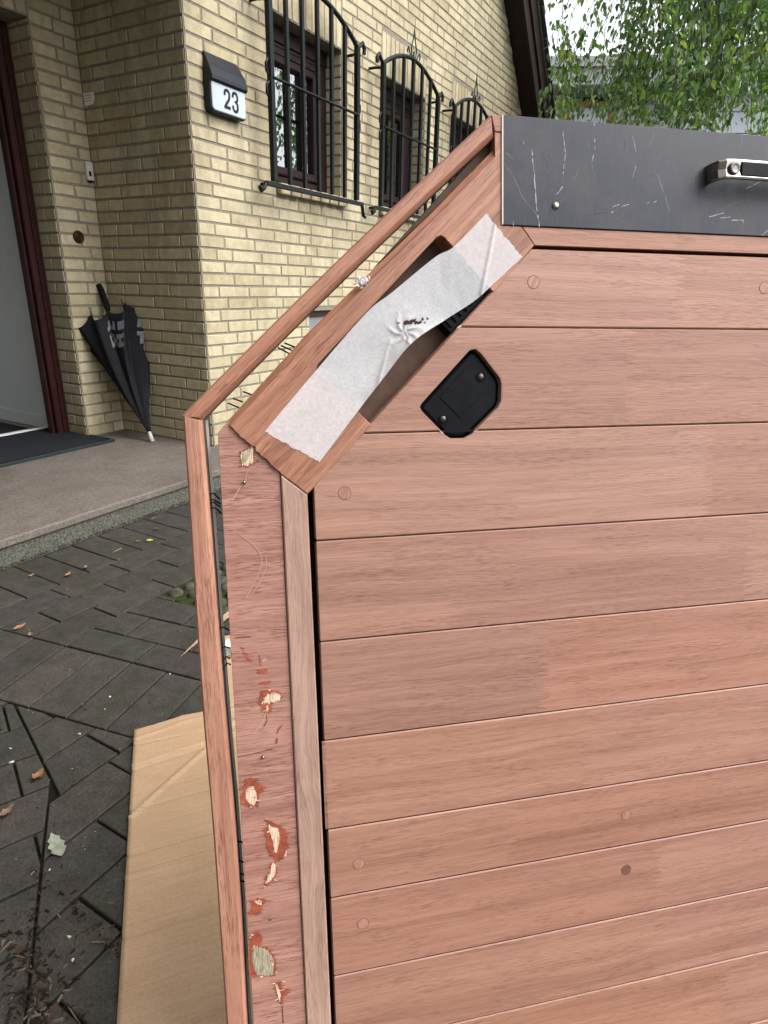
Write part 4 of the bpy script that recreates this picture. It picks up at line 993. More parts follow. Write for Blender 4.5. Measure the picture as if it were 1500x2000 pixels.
for i, (nm, st_, pa_, kind) in enumerate(PATCH):
    m_ = MB()
    for j, q in enumerate(st_): frayed(m_, q, 0.0010 if len(q) > 5 else 0.0016, 10 * i + j, PWL + 0.00010, 0)
    for j, q in enumerate(pa_): frayed(m_, q, 0.0006, 200 + 10 * i + j, PWL + 0.00026, 1 if kind != 1 else 2, axis=0)
    if kind == 2: frayed(m_, E_([(497,712),(603,668),(598,760),(550,828),(503,868)]), 0.0004, 99, PWL + .0004, 2, axis=0)
    rs_ = random.Random(400 + i)
    for q in st_[-1:] + pa_[:1]:
        PQ = [pu(*p, PWL) for p in q]
        for _ in range(7):
            a_ = rs_.randrange(len(PQ)); p0 = PQ[a_]; p1 = PQ[(a_ + 1) % len(PQ)]; f_ = rs_.random(); x = p0[0] + (p1[0] - p0[0]) * f_; y = p0[1] + (p1[1] - p0[1]) * f_
            L_ = rs_.uniform(.0015, .0045) * rs_.choice((-1, 1)); w_ = rs_.uniform(.00025, .0006); z_ = rs_.uniform(.0004, .0016); dy = rs_.uniform(-.001, .001)
            m_.add([(x, y - w_, PWL + .0001), (x, y + w_, PWL + .0001), (x + L_, y + dy, PWL + z_), (x + L_ * .3, y, PWL + z_ * .3 + w_ * 1.3)], [(0, 2, 3), (3, 2, 1), (0, 3, 1), (0, 1, 2)], rs_.choice((0, 0, 1)))
    m_.build('torn_patch', [M_stain, M_pale, M_green], plyo)
m_ = MB()
def scr_px(mb, pts, wd, w0, w1, mt=0, layer=0.0):
    mb.ribbon([pu(*p, layer) for p in pts], wd, lambda u, v, w: (u, v, w), w0, w1, mt)
for pts, wd, mt in [
    (E_([(520,1110),(470,1170),(420,1260),(365,1350)]), .0009, 0), (E_([(600,920),(560,980),(545,1060),(530,1100)]), .0006, 0), (FQ(4, 340, 740, [(510,1220),(590,1270),(650,1330),(680,1390),(680,1450),(660,1520),(620,1600),(560,1720)]), .0006, 0),
    (FQ(4, 340, 740, [(720,1380),(720,1470),(690,1550),(640,1640),(600,1700)]), .0005, 0), (F_([(520,910),(505,960),(470,1030),(400,1120)]), .0010, 0), (F_([(525,910),(535,985),(500,1050)]), .0007, 1), (F_([(585,920),(500,1080),(400,1260)]), .0005, 0),
    (F_([(690,1030),(650,1080),(640,1120)]), .0012, 1), (F_([(640,1165),(630,1220)]), .0018, 1), (F_([(285,290),(345,305)]), .002, 1), (F_([(320,335),(385,375)]), .0022, 1), (F_([(455,310),(462,350),(470,420)]), .0009, 1), (F_([(265,235),(300,250)]), .0013, 1),
    (F_([(485,375),(525,355)]), .002, 0), (G_([(625,1830),(630,1900),(635,1990)]), .0007, 2), (F_([(240,1355),(400,1325),(600,1275)]), .0004, 2), (F_([(210,135),(370,125)]), .0005, 2), (G_([(495,1035),(525,1030)]), .0008, 2)]:
    scr_px(m_, pts, wd, PWL - .0001, PWL + 0.0002, mt, PWL)
m_.build('veneer_scratch', [plain('pale_scratch', (0.6, 0.38, 0.28), 0.9), M_stain, plain('dark_crack', (0.09, 0.03, 0.022), 0.9)], plyo, kind='stuff')
for (x, y) in (((477), 942), (514, 1477)):
    q = pu(x, y, PWL); m_ = MB(); m_.lathe([(0.0016, PWL), (0.0014, PWL + .003), (0.0004, PWL + .0034)], 10, lambda a_, b_, hh: (q[0] + a_, q[1] + b_ + hh * .2, hh)); m_.build('nail_stub', M_chrome, plyo)

# loosened edge strips held by bent nails
SW = 0.003                                                    # front of the strip above the panel plane
Lf = [pu(*p, SW) for p in ((357, 812), (370, 1000), (382, 1200), (396, 1396), (416, 1624), (442, 1996))]
Rf = [pu(*p, SW) for p in ((392, 820), (407, 1000), (422, 1200), (438, 1400), (456, 1600), (470, 1800), (480, 1996))]
def interp(P, v):
    for a_, b_ in zip(P, P[1:]):
        if b_[1] <= v <= a_[1]: f = (v - a_[1]) / (b_[1] - a_[1]); return a_[0] + (b_[0] - a_[0]) * f
    return P[0][0] if v > P[0][1] else P[-1][0]
m_ = MB(); nseg = 26; v0, v1 = Lf[0][1], VB
ring = []
for i in range(nseg + 1):
    f = i / nseg
    vl = Lf[0][1] + (v1 - Lf[0][1]) * f; vr = Rf[0][1] + (v1 - Rf[0][1]) * f
    l, r = interp(Lf, vl), interp(Rf, vr)
    ring.append([(l + .0012, vl, -0.020), (l, vl, SW - .002), (l + .0016, vl, SW), (r - .0018, vr, SW), (r, vr, SW - .0022), (r + .0012, vr, SW - .005), (r + .0022, vr, -0.020)])
k = 7; P = [p for q in ring for p in q]
F = [(i * k + j, (i + 1) * k + j, (i + 1) * k + (j + 1) % k, i * k + (j + 1) % k) for i in range(nseg) for j in range(k)]
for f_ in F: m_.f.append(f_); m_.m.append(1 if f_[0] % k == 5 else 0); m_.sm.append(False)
m_.v += P; m_.add(ring[0], [tuple(range(k))], 0)
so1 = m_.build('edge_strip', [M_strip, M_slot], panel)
m_ = MB(); P = []
for i in range(nseg + 1):
    q = ring[i]; r = q[6]; P += [(r[0] - .003, r[1], -0.0202), (r[0] + 0.0022, r[1], -0.0202), (r[0] + 0.0022, r[1], -0.0215), (r[0] - .003, r[1], -0.0215)]
m_.add(P, [(i * 4 + j, (i + 1) * 4 + j, (i + 1) * 4 + (j + 1) % 4, i * 4 + (j + 1) % 4) for i in range(nseg) for j in range(4)], 0)
m_.build('metal_lip', M_lip, so1)
A0, A1 = pu(957, 226, SW), pu(964.5, 262, SW); B0, B1 = pu(356, 810, SW), pu(391, 818.5, SW)
m_ = MB(); ring = []; nseg = 24
for i in range(nseg + 1):
    f = i / nseg; bow = 0.0022 * math.sin(math.pi * f)
    l = (A0[0] + (B0[0] - A0[0]) * f - bow * .7, A0[1] + (B0[1] - A0[1]) * f + bow * .7); r = (A1[0] + (B1[0] - A1[0]) * f - bow * .7, A1[1] + (B1[1] - A1[1]) * f + bow * .7)
    iw = (0.7, -0.72)
    ring.append([(l[0] + .001, l[1] - .001, -0.020), (l[0], l[1], SW - .002), (l[0] + .0012, l[1] - .0012, SW), (r[0] - .0013, r[1] + .0013, SW), (r[0], r[1], SW - .002), (r[0] + .0012, r[1] - .0012, SW - .005), (r[0] + .0012, r[1] - .0012, -0.020)])
P = [p for q in ring for p in q]
for i in range(nseg):
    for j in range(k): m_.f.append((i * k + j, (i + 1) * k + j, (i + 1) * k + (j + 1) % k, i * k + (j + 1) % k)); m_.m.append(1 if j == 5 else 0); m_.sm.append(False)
m_.v += P; m_.add(ring[0], [tuple(range(k))], 0); m_.add(ring[-1], [tuple(range(k))[::-1]], 0)
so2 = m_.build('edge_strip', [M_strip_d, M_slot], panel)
def brad(a_, b_, parent, bend=0.0, wa=-0.004, wb=-0.010, c_=None):
    pa, pb = pu(*a_, wa), pu(*b_, wb); mid = ((pa[0] + pb[0]) / 2, (pa[1] + pb[1]) / 2 + bend)
    if c_: mid = pu(*c_, (wa + wb) / 2)
    m_ = MB(); m_.tube([(pa[0], pa[1], wa), (mid[0], mid[1], (wa + wb) / 2), (pb[0], pb[1], wb)], 0.00075, 6); m_.build('brad_nail', M_blackmetal, parent)
for a_, b_ in (((543, 679), (564, 690)), ((549, 675), (569, 684)), ((556, 670), (576, 678)), ((475, 765), (492, 771)), ((455, 778), (474, 785)), ((445, 787), (466, 796))): brad(a_, b_, so2)
for a_, b_, c_ in (((405, 966), (429, 975), (417, 963)), ((405, 975), (430, 984), (418, 976)), ((407, 982), (430, 990), (418, 981)), ((408, 992), (432, 1002), (420, 992)),
                   ((424, 1227), (447, 1231), (437, 1225)), ((426, 1270), (449, 1266), (440, 1263)), ((430, 1298), (449, 1286), (442, 1282)), ((431, 1312), (450, 1298), (444, 1295)),
                   ((458, 1644), (473, 1645), (466, 1643)), ((461, 1682), (475, 1684), (469, 1681)), ((461, 1708), (476, 1708), (469, 1706)), ((463, 1725), (477, 1722), (470, 1720))): brad(a_, b_, so1, c_=c_)
# metal plate along the top
al = MB(); al.prism(ccw([(0, 0.0174), (UR, 0.0176), (UR, 0.1098), (0, 0.1093)]), -0.030, 0.0020, 0, 0.0005)
alo = al.build('metal_plate', M_alu, panel)
m_ = MB(); m_.prism(ccw([(-0.0012, 0.0178), (0.0003, 0.0178), (0.0003, 0.1092), (-0.0012, 0.1092)]), 0.0003, 0.0021, 0); m_.build('cut_edge', M_brightcut, alo)
m_ = MB()
Z_ = lambda pts: FQ(2.5, 900, 180, pts)
AW = 0.0020
for pts, wd, mt in [
    (Z_([(348,280),(352,340),(360,420),(366,520),(375,600),(384,658)]), .0016, 0), (Z_([(352,345),(358,385),(362,420)]), .0010, 0), (Z_([(498,190),(503,240),(510,290),(505,350),(500,400)]), .0009, 0), (Z_([(500,400),(498,455)]), .0006, 1), (Z_([(498,460),(468,498)]), .0013, 0),
    (Z_([(652,150),(653,210),(656,280),(640,338)]), .0009, 0), (Z_([(641,340),(645,390),(660,415)]), .0006, 1), (Z_([(838,212),(848,255),(856,290)]), .0007, 0), (Z_([(855,360),(838,415)]), .0006, 0),
    (Z_([(215,350),(260,420),(300,510),(370,600)]), .0012, 1), (Z_([(220,295),(255,325)]), .0014, 1), (Z_([(305,240),(308,252)]), .001, 0), (Z_([(310,255),(345,300)]), .0006, 1),
    (Z_([(600,605),(660,595),(735,583)]), .0007, 2), (Z_([(742,560),(775,548)]), .0011, 0), (Z_([(783,558),(822,548)]), .0011, 0), (Z_([(733,588),(748,583)]), .0012, 0), (Z_([(908,545),(918,538)]), .0010, 0), (Z_([(942,538),(956,532)]), .0012, 0),
    (Z_([(960,400),(990,490),(1020,585)]), .0014, 1), (Z_([(1212,608),(1285,590)]), .0016, 0), (Z_([(1268,615),(1318,610)]), .0012, 0), (Z_([(1322,625),(1382,624)]), .0013, 0), (Z_([(1378,625),(1380,640)]), .0008, 0), (Z_([(1390,472),(1440,448),(1500,415)]), .0010, 0), (Z_([(1250,585),(1320,550),(1385,525)]), .0007, 1), (Z_([(1400,520),(1425,580)]), .0008, 1),
    (Z_([(585,590),(583,655)]), .0005, 1), (Z_([(255,632),(257,655)]), .0009, 0), (Z_([(1370,650),(1385,690)]), .0007, 1), (Z_([(1470,700),(1500,675)]), .0008, 0)]:
    L_ = [pu(*p, AW) for p in pts]; R2 = random.Random(int(wd * 1e6) + len(pts)); fine = []
    for a_, b_ in zip(L_, L_[1:]):
        for j in range(4):
            f = j / 4; fine.append((a_[0] + (b_[0] - a_[0]) * f + R2.uniform(-.00025, .00025), a_[1] + (b_[1] - a_[1]) * f + R2.uniform(-.00025, .00025)))
    fine.append(L_[-1])
    # strokes thin out and break up like real scratches
    for j in range(len(fine) - 1):
        if mt == 0 and len(fine) > 10 and R2.random() < 0.3: continue
        wj = wd * R2.uniform(0.2, 0.75)
        m_.ribbon(fine[j:j + 2], wj, lambda u, v, w: (u, v, w), AW - .00005, AW + .00006, mt)
for _ in range(90):
    x, y = R2.uniform(.004, .6), R2.uniform(.02, .107); a_ = R2.gauss(1.2, .7); L = R2.uniform(.002, .016)
    m_.ribbon([(x, y), (x + L * .5 * math.cos(a_), min(.108, y + L * .5 * math.sin(a_))), (x + L * math.cos(a_ + .15), min(.1085, y + L * math.sin(a_ + .15)))], R2.uniform(.00015, .0004), lambda u, v, w: (u, v, w), AW - .00005, AW + .00005, R2.choice([1, 1, 1, 2]))
m_.build('scratch', [M_scratch, M_faint, plain('dark_scratch', (0.03, 0.03, 0.035), 0.6)], alo, kind='stuff')
q = pu(1085, 402, AW); m_ = MB(); m_.lathe([(0.0036, AW - .0005), (0.0034, AW + .0008), (0.002, AW + .0018), (0.0005, AW + .002)], 16, lambda a_, b_, hh: (q[0] + a_, q[1] + b_, hh)); m_.build('screw', M_chrome, alo)
# handle: polished flat bar bent into a bracket
hl = pu(1408, 330, 0.020); hr_u = 0.36
vc = pu(1440, 331, 0.020)[1]
hw_ = 0.0085
path = [(hl[0] - .001, AW - .001), (hl[0] - .001, AW + .005), (hl[0] - .0005, 0.011), (hl[0] + .0015, 0.0160), (hl[0] + .006, 0.0195), (hl[0] + .016, 0.0205), (0.300, 0.0205)]
path = path + [(0.60 - u, w) for u, w in path[::-1][1:]]
m_ = MB(); th = 0.003
def off(path, d):
    out = []
    for i in range(len(path)):
        a_ = Vector(path[max(0, i - 1)]); b_ = Vector(path[min(len(path) - 1, i + 1)]); t_ = (b_ - a_).normalized(); out.append((path[i][0] - t_.y * d, path[i][1] + t_.x * d))
    return out
o1, o0 = off(path, th / 2), off(path, -th / 2); e = 0.0018
P = []
for i in range(len(path)):
    (ua, wa), (ub, wb) = o0[i], o1[i]
    P += [(ua, vc - hw_, wa), (ub, vc - hw_ + .0002, wb - .0006), (ub, vc - hw_ + e, wb), (ub - 0, vc, wb - .0012), (ub, vc + hw_ - e, wb), (ub, vc + hw_ - .0002, wb - .0006), (ua, vc + hw_, wa)]
n = len(path); kk = 7
m_.add(P, [(i * kk + j, (i + 1) * kk + j, (i + 1) * kk + (j + 1) % kk, i * kk + (j + 1) % kk) for i in range(n - 1) for j in range(kk)], 0); m_.add(P[:kk], [tuple(range(kk))], 0)
ho = m_.build('handle', M_chrome, alo)
m_ = MB()                                                      # dark plate standing in for the polished bar's dark reflection, between two collars
m_.prism(ccw([(hl[0] + .020, vc - .0062), (0.58 - hl[0], vc - .0062), (0.58 - hl[0], vc + .0062), (hl[0] + .020, vc + .0062)]), 0.0200, 0.0227, 0, 0.0008); m_.build('dark_reflection', M_plastic, ho)
for uu in (hl[0] + .013, 0.587 - hl[0]):
    m_ = MB(); m_.lathe([(0.0056, 0.0200), (0.0055, 0.0225), (0.0044, 0.0237), (0.0036, 0.0229), (0.001, 0.0231)], 18, lambda a_, b_, hh: (uu + a_, vc + b_, hh)); m_.build('collar', M_bolt, ho)

# ---------------------------------------------------------------- masking tape over the pocket
TW_ = 0.0016
up_px = [(950, 417), (887, 481), (850, 502), (767, 570), (716, 611), (616, 725), (517, 843)]
lo_px = [(1020, 502), (956, 562), (925, 589), (871, 624), (802, 671), (747, 740), (624, 903)]
UPp = [pu(*p, TW_) for p in up_px]; LOp = [pu(*p, TW_) for p in lo_px]
def resamp(P, f):
    L = [0]
    for a_, b_ in zip(P, P[1:]): L.append(L[-1] + math.dist(a_, b_))
    x = f * L[-1]
    for i in range(len(P) - 1):
        if x <= L[i + 1] or i == len(P) - 2:
            g_ = (x - L[i]) / (L[i + 1] - L[i]); 
            p0, p1, p2, p3 = P[max(0, i - 1)], P[i], P[i + 1], P[min(len(P) - 1, i + 2)]
            return tuple(0.5 * (2 * b_ + (c_ - a_) * g_ + (2 * a_ - 5 * b_ + 4 * c_ - d_) * g_ ** 2 + (3 * b_ - a_ - 3 * c_ + d_) * g_ ** 3) for a_, b_, c_, d_ in zip(p0, p1, p2, p3))
NA, NB = 240, 60; P = []; wr = pu(790, 650)
for i in range(NA + 1):
    f = i / NA; a_, b_ = resamp(UPp, f), resamp(LOp, f)
    for j in range(NB + 1):
        h_ = j / NB
        u = a_[0] + (b_[0] - a_[0]) * h_; v = a_[1] + (b_[1] - a_[1]) * h_
        jag = 0.0016 * (noise.noise((h_ * 9, f * 0, 3.1)) + .5 * noise.noise((h_ * 30, 0, 1.7))) * (max(0, 1 - f * 14) + max(0, 1 - (1 - f) * 14))
        u += jag * .7; v += jag * .7
        over = toD(u, v); ins = min(over[0] - aD_, aU - over[0], bS - over[1])
        w = 0.0012 + 0.00010 * noise.noise((u * 120, v * 120, 0))
        if ins > 0:
            m = min(1, ins / 0.03); w += m * (-0.0014 + 0.0012 * noise.noise((u * 20, v * 20, 5)) + 0.0003 * noise.noise((u * 110, v * 60, 8)))
        du, dv = u - wr[0], v - wr[1]; dd = math.hypot(du, dv)
        w += 0.0017 * math.exp(-(dd / 0.013) ** 2) * (1 - 2 * abs(math.sin(math.atan2(dv, du) * 3.5 + dd * 160 + 0.6 * noise.noise((u * 200, v * 200, 1)))) ** 0.6) + 0.002 * math.exp(-(dd / 0.02) ** 2)
        if h_ > 0.8 and 0.35 < f < 0.75: w += 0.006 * (h_ - .8) / .2 * math.sin(math.pi * (f - .35) / .4)
        w += 0.0009 * math.exp(-(((u - wr[0]) * .80 + (v - wr[1]) * .6 + .004) / .0011) ** 2) * max(0, (h_ - .45)) * 2.2
        w += 0.0011 * math.exp(-(((u - wr[0]) * .95 - (v - wr[1]) * .3 + .011) / .0012) ** 2) * max(0, (h_ - .5)) * 2
        w += 0.0012 * math.exp(-((u - pu(950, 520)[0]) * 0.9 - (v - pu(950, 520)[1]) * .2) ** 2 / 2e-6) * (1 if f < .2 else 0)
        P.append((u, v, w))
F = []
tear = pu(808, 628)
for i in range(NA):
    for j in range(NB):
        c0 = P[i * (NB + 1) + j]; du, dv = c0[0] - tear[0], c0[1] - tear[1]
        if (du / 0.015) ** 2 + ((dv - du * .12) / 0.0030) ** 2 + 1.3 * noise.noise((du * 420, dv * 420, 2)) < 0.55: continue
        F.append((i * (NB + 1) + j, (i + 1) * (NB + 1) + j, (i + 1) * (NB + 1) + j + 1, i * (NB + 1) + j + 1))
m_ = MB(); m_.add(P, F, 0, True)
tp_ = m_.build('masking_tape', M_tape, label='strip of white masking tape stuck diagonally across the pocket in the wooden panel', category='tape')
tp_.matrix_world = frame(PU, PV, PW, PO)
# white fluff stuck on the rail
q = pu(706, 553); m_ = MB(); r2 = random.Random(5)
for i in range(16):
    c_ = Vector((q[0] + r2.uniform(-.006, .006), q[1] + r2.uniform(-.0035, .0035), 0.0025 + r2.uniform(0, .002))); s0 = r2.uniform(.0015, .0032)
    pts = [c_ + Vector((r2.uniform(-1, 1), r2.uniform(-1, 1), r2.uniform(-.5, .8))).normalized() * s0 for _ in range(6)]
    m_.add(pts, [(0, 1, 2), (0, 2, 3), (0, 3, 4), (0, 4, 1), (5, 2, 1), (5, 3, 2), (5, 4, 3), (5, 1, 4)])
fl = m_.build('paper_scrap', plain('white_fluff', (0.8, 0.76, 0.76), 0.9), label='small white torn paper scrap stuck on the edge of the wooden panel', category='paper scrap'); fl.matrix_world = frame(PU, PV, PW, PO)

# ================================================================ CARDBOARD and bits on the ground
def gp(x, y, z=0.0): p = house_pt(x, y, 'z', z); return (p.x, p.y)
c1, c2, c3 = gp(262, 1425, .006), gp(400, 1397, .006), gp(228, 2000, .006)
ex = Vector((0.77, -0.64)).normalized(); ey = Vector((c3[0] - c1[0], c3[1] - c1[1])).normalized()
ey2 = Vector((-ex.y, ex.x)); ey2 = ey2 if ey2.dot(ey) > 0 else -ey2
cbm = frame(DA * ex.x + DB * ex.y, DA * ey2.x + DB * ey2.y, UP if True else UP, CORNER + DA * c1[0] + DB * c1[1])
hand = (DA * ex.x + DB * ex.y).cross(DA * ey2.x + DB * ey2.y)
m_ = MB(); NX, NY = 110, 330; LX, LY = 0.85, 1.25; P = []
lp = Vector((c3[0] - c1[0], c3[1] - c1[1])); slope = lp.dot(ex) / lp.dot(ey2)
for j in range(NY + 1):
    y = 0.80 * j / 300 if j <= 300 else 0.80 + (LY - 0.80) * (j - 300) / 30
    for i in range(NX + 1):
        x = LX * i / NX
        wob = 0.004 * noise.noise((x * 14, 0, 0)) + .0025 * noise.noise((x * 50, 3, 0))
        yy = y + (wob - 0.02 * x - 0.012 * math.sin(x * 9)) * (1 - j / 40) if j < 40 else y
        z = 0.006 + 0.002 * noise.noise((x * 4, y * 4, 0)) + 0.0015 * abs(noise.noise((x * 2, y * 26, 7)))
        for (y0_, a_, k_, h_) in ((0.035, -.10, 0.004, .0045), (0.055, .06, .003, -.003), (0.125, -.16, .004, .006), (0.137, -.16, .0035, -.0045), (.25, -.02, .004, -.003), (.36, -.02, .004, -.005), (.41, -.03, .004, .005), (.52, .01, .005, -.004)):
            z += h_ * math.exp(-((y - y0_ - a_ * x) / k_) ** 2)
        z += 0.006 * math.exp(-((y - .27 + (x) * .95) / .004) ** 2) * (1 if x < .28 else 0)
        P.append((x + slope * y, yy, z))
sgn = 1 if hand.z > 0 else -1
m_.add(P, [(j * (NX + 1) + i, j * (NX + 1) + i + 1, (j + 1) * (NX + 1) + i + 1, (j + 1) * (NX + 1) + i)[::sgn] for j in range(NY) for i in range(NX)], 0, True)
co = m_.build('cardboard_sheet', [M_card, M_cardtorn], label='large flat sheet of brown cardboard with creases lying on the pavers under the panel', category='cardboard')
co.matrix_world = cbm if hand.z > 0 else cbm
if hand.z < 0:
    co.matrix_world = frame(DA * ex.x + DB * ex.y, DA * ey2.x + DB * ey2.y, UP, CORNER + DA * c1[0] + DB * c1[1])
sm = co.modifiers.new('thickness', 'SOLIDIFY'); sm.thickness = 0.0035; sm.offset = 1 if hand.z < 0 else -1
# folded carton behind, seen in the gap
k1_, k2_ = gp(432, 1243, .012), gp(454, 1372, .012)
m_ = MB(); base = Vector(k1_) - ex * 0.03
pts = [base - ex * .0, base + ex * .55, base + ex * .55 + ey2 * .34, base + ey2 * .34]
m_.prism(ccw([(p.x, p.y) for p in pts]), 0.001, 0.0125, 0, 0.001, f=lambda u, v, w: (u, v, w))
car = m_.build('folded_carton', M_card, label='flattened brown carton with clear tape lying beyond the cardboard sheet', category='carton'); car.matrix_world = HM
sm = MB(); r2 = random.Random(3)
c_ = gp(440, 1268, .03)
for i in range(9):
    a_ = r2.uniform(0, 3.14); L = r2.uniform(.02, .05); x, y = c_[0] + r2.uniform(-.02, .02), c_[1] + r2.uniform(-.02, .02)
    dx, dy = math.cos(a_) * L, math.sin(a_) * L; z = 0.014
    sm.add([(x - dx, y - dy, z), (x + dx, y + dy, z + r2.uniform(0, .01)), (x + dx * .8 - dy * .5, y + dy * .8 + dx * .5, z + r2.uniform(.012, .03)), (x - dx - dy * .5, y - dy + dx * .5, z + r2.uniform(.01, .03))], [(0, 1, 2, 3)], 0, True)
pt = sm.build('plastic_tape_wad', M_clear, label='crumpled clear plastic packing tape on the flattened carton', category='packing tape'); pt.matrix_world = HM
a_, b_ = gp(350, 1281, .02), gp(392, 1245, .02); a_, b_ = Vector(a_), Vector(b_); d_ = (b_ - a_).normalized(); nn = Vector((-d_.y, d_.x)); e_ = a_ + (b_ - a_) * 2.6
m_ = MB(); m_.add([(a_.x, a_.y, .014), (e_.x + nn.x * .012, e_.y + nn.y * .012, .018), (e_.x - nn.x * .010, e_.y - nn.y * .010, .016), ((a_.x + e_.x) / 2, (a_.y + e_.y) / 2, .028), (e_.x, e_.y, .030)],
    [(0, 2, 1), (0, 1, 3), (0, 3, 2), (1, 4, 3), (3, 4, 2), (1, 2, 4)])
wsp = m_.build('wood_splinter', plain('raw_wood_splinter', (0.42, 0.27, 0.16), 0.8, var=.3, scale=200), label='pointed raw wood splinter lying on the pavers beside the loose edge strip', category='splinter'); wsp.matrix_world = HM
# fallen leaves
def leaf_mesh(L, Wd, curl, lobes, seed):
    r = random.Random(seed); n = 16; P = []; 
    for k in range(n):
        f = k / (n - 1); wdt = Wd * math.sin(math.pi * min(1, f * 1.02) ** 0.8) ** 0.8 * (1 - 0.38 * abs(math.sin(f * math.pi * lobes)) if lobes else 1) * r.uniform(.88, 1.1)
        x = L * (f - .5); z = 0.003 + curl * (f - .5) ** 2 * 4
        P += [(x, -wdt, z + curl * r.uniform(.5, 1.4) * wdt / Wd), (x, 0, z), (x, wdt, z + curl * r.uniform(.3, 1.2) * wdt / Wd)]
    P.append((L * .72, 0.002, 0.004))
    F = []
    for k in range(n - 1):
        F += [(3 * k, 3 * k + 3, 3 * k + 4, 3 * k + 1), (3 * k + 1, 3 * k + 4, 3 * k + 5, 3 * k + 2)]
    F.append((3 * n - 3, 3 * n, 3 * n - 1)); return P, F
LEAF = [(110, 1651, 0.068, .017, .003, 4, (0.36, 0.40, 0.29), 1.25, 'pale green lobed oak leaf lying on a dark paver left of the cardboard'),
        (76, 1516, 0.032, .010, .008, 0, (0.36, 0.18, 0.08), 0.4, 'curled orange brown leaf in the paver joint above the pale oak leaf'),
        (14, 1588, 0.034, .012, .009, 2, (0.30, 0.17, 0.11), 0.2, 'crumpled pale brown leaf at the left edge of the paving'),
        (293, 1056, 0.030, .010, .003, 0, (0.55, 0.50, 0.08), -0.6, 'yellow green leaf on the pavers near the step'),
        (270, 1058, 0.028, .008, .005, 2, (0.24, 0.11, 0.06), 0.2, 'small brown leaf beside the yellow leaf near the step'),
        (133, 1123, 0.036, .011, .006, 2, (0.42, 0.21, 0.11), 0.5, 'orange brown leaf between the step and the middle of the paving'),
        (39, 1225, 0.042, .011, .004, 2, (0.40, 0.20, 0.11), 0.1, 'flat copper brown leaf far left on the paving'),
        (59, 1241, 0.024, .007, .006, 0, (0.28, 0.17, 0.11), 1.2, 'tiny curled leaf just right of the flat copper brown leaf'),
        (168, 1110, 0.026, .007, .008, 0, (0.30, 0.20, 0.15), 0.9, 'small curled grey brown leaf right of the orange brown leaf'),
        (62, 1125, 0.026, .006, .005, 0, (0.36, 0.22, 0.13), 0.3, 'narrow light brown leaf on the pavers left of the orange brown leaf'),
        (306, 1033, 0.034, .010, .004, 2, (0.10, 0.06, 0.045), 0.3, 'dark shrivelled leaf close to the step edge')]
for i, (x, y, L, Wd, cu_, lb, col, rot, lab) in enumerate(LEAF):
    P, F = leaf_mesh(L, Wd, cu_, lb, i); m_ = MB(); m_.add(P, F, 0, True); p = gp(x, y, .003)
    lo_ = m_.build('fallen_leaf', deadleaf('leaf_colour', col), label=lab, category='leaf', group='fallen leaves on the paving')
    lo_.matrix_world = HM @ Matrix.Translation((p[0], p[1], 0.0005)) @ Matrix.Rotation(rot, 4, 'Z') @ Matrix.Rotation(0.08, 4, 'X')
# small litter nobody would count
m_ = MB(); r2 = random.Random(11)
def chip(px, py, L, Wd, mt, z=.001):
    a_ = r2.uniform(0, 3.14); c, s = math.cos(a_), math.sin(a_); h_ = Wd * .6
    p = [(-L, -Wd * r2.uniform(.1, .7)), (L * r2.uniform(.3, 1), -Wd), (L * r2.uniform(.6, 1), Wd * r2.uniform(-.3, 1)), (-L * r2.uniform(.1, .9), Wd * .7)]
    P = [(px + x * c - y * s, py + x * s + y * c, z) for x, y in p] + [(px + x * c * .8 - y * s * .6, py + x * s * .8 + y * c * .6, z + h_ + r2.uniform(0, .002)) for x, y in p]
    m_.add(P, [(4, 5, 6, 7), (0, 1, 5, 4), (1, 2, 6, 5), (2, 3, 7, 6), (3, 0, 4, 7)], mt)
def litter(n, box, mts, size, soft=None):
    for _ in range(n):
        x, y = r2.uniform(box[0], box[2]), r2.uniform(box[1], box[3])
        if soft and r2.random() > soft(x, y): continue
        p = gp(x, y)
        mt = r2.choice(mts); L = r2.uniform(*size)
        chip(p[0], p[1], L, L * r2.uniform(.12, .5), mt)
litter(160, (0, 1090, 400, 1980), [0, 1, 2], (.0015, .005)); litter(70, (0, 1090, 400, 1960), [3, 4, 4], (.0008, .0016))
litter(700, (0, 1760, 240, 2000), [0, 0, 0, 0, 1, 2], (.002, .009), lambda x, y: max(0, 1 - (abs(x - 50) / 120)) * max(0, (y - 1790) / 170))
litter(550, (60, 1600, 232, 1960), [0, 0, 1], (.0015, .006), lambda x, y: math.exp(-((y - (1735 + (x - 100) * .95)) / 18) ** 2))
litter(220, (40, 1700, 100, 2000), [0, 0, 1], (.0015, .006), lambda x, y: math.exp(-((x - 70) / 12) ** 2))
for i in range(700):                                         # dead leaf crumbs along the foot of the step
    s = r2.uniform(-2.0, 0.35); tt = -0.356 - abs(r2.gauss(0, .012)); chip(s, tt, r2.uniform(.002, .008), r2.uniform(.001, .003), r2.choice([0, 0, 1, 1, 2]))
for (x, y, L) in ((215, 1362, .005), (155, 1435, .006), (20, 1463, .005), (23, 1490, .008), (332, 1317, .004), (205, 1386, .003), (134, 1832, .006), (142, 1876, .005), (97, 1700, .003)):
    p = gp(x, y); chip(p[0], p[1], L * .7, L * .45, 3)
for (x, y, L) in ((115, 1790, .02), (40, 1870, .03), (12, 1850, .02), (215, 1765, .015), (145, 1985, .04), (65, 1705, .012), (188, 1842, .02), (230, 1075, .05), (300, 1012, .03)):
    p = gp(x, y); chip(p[0], p[1], L * .6, .0014, 5)
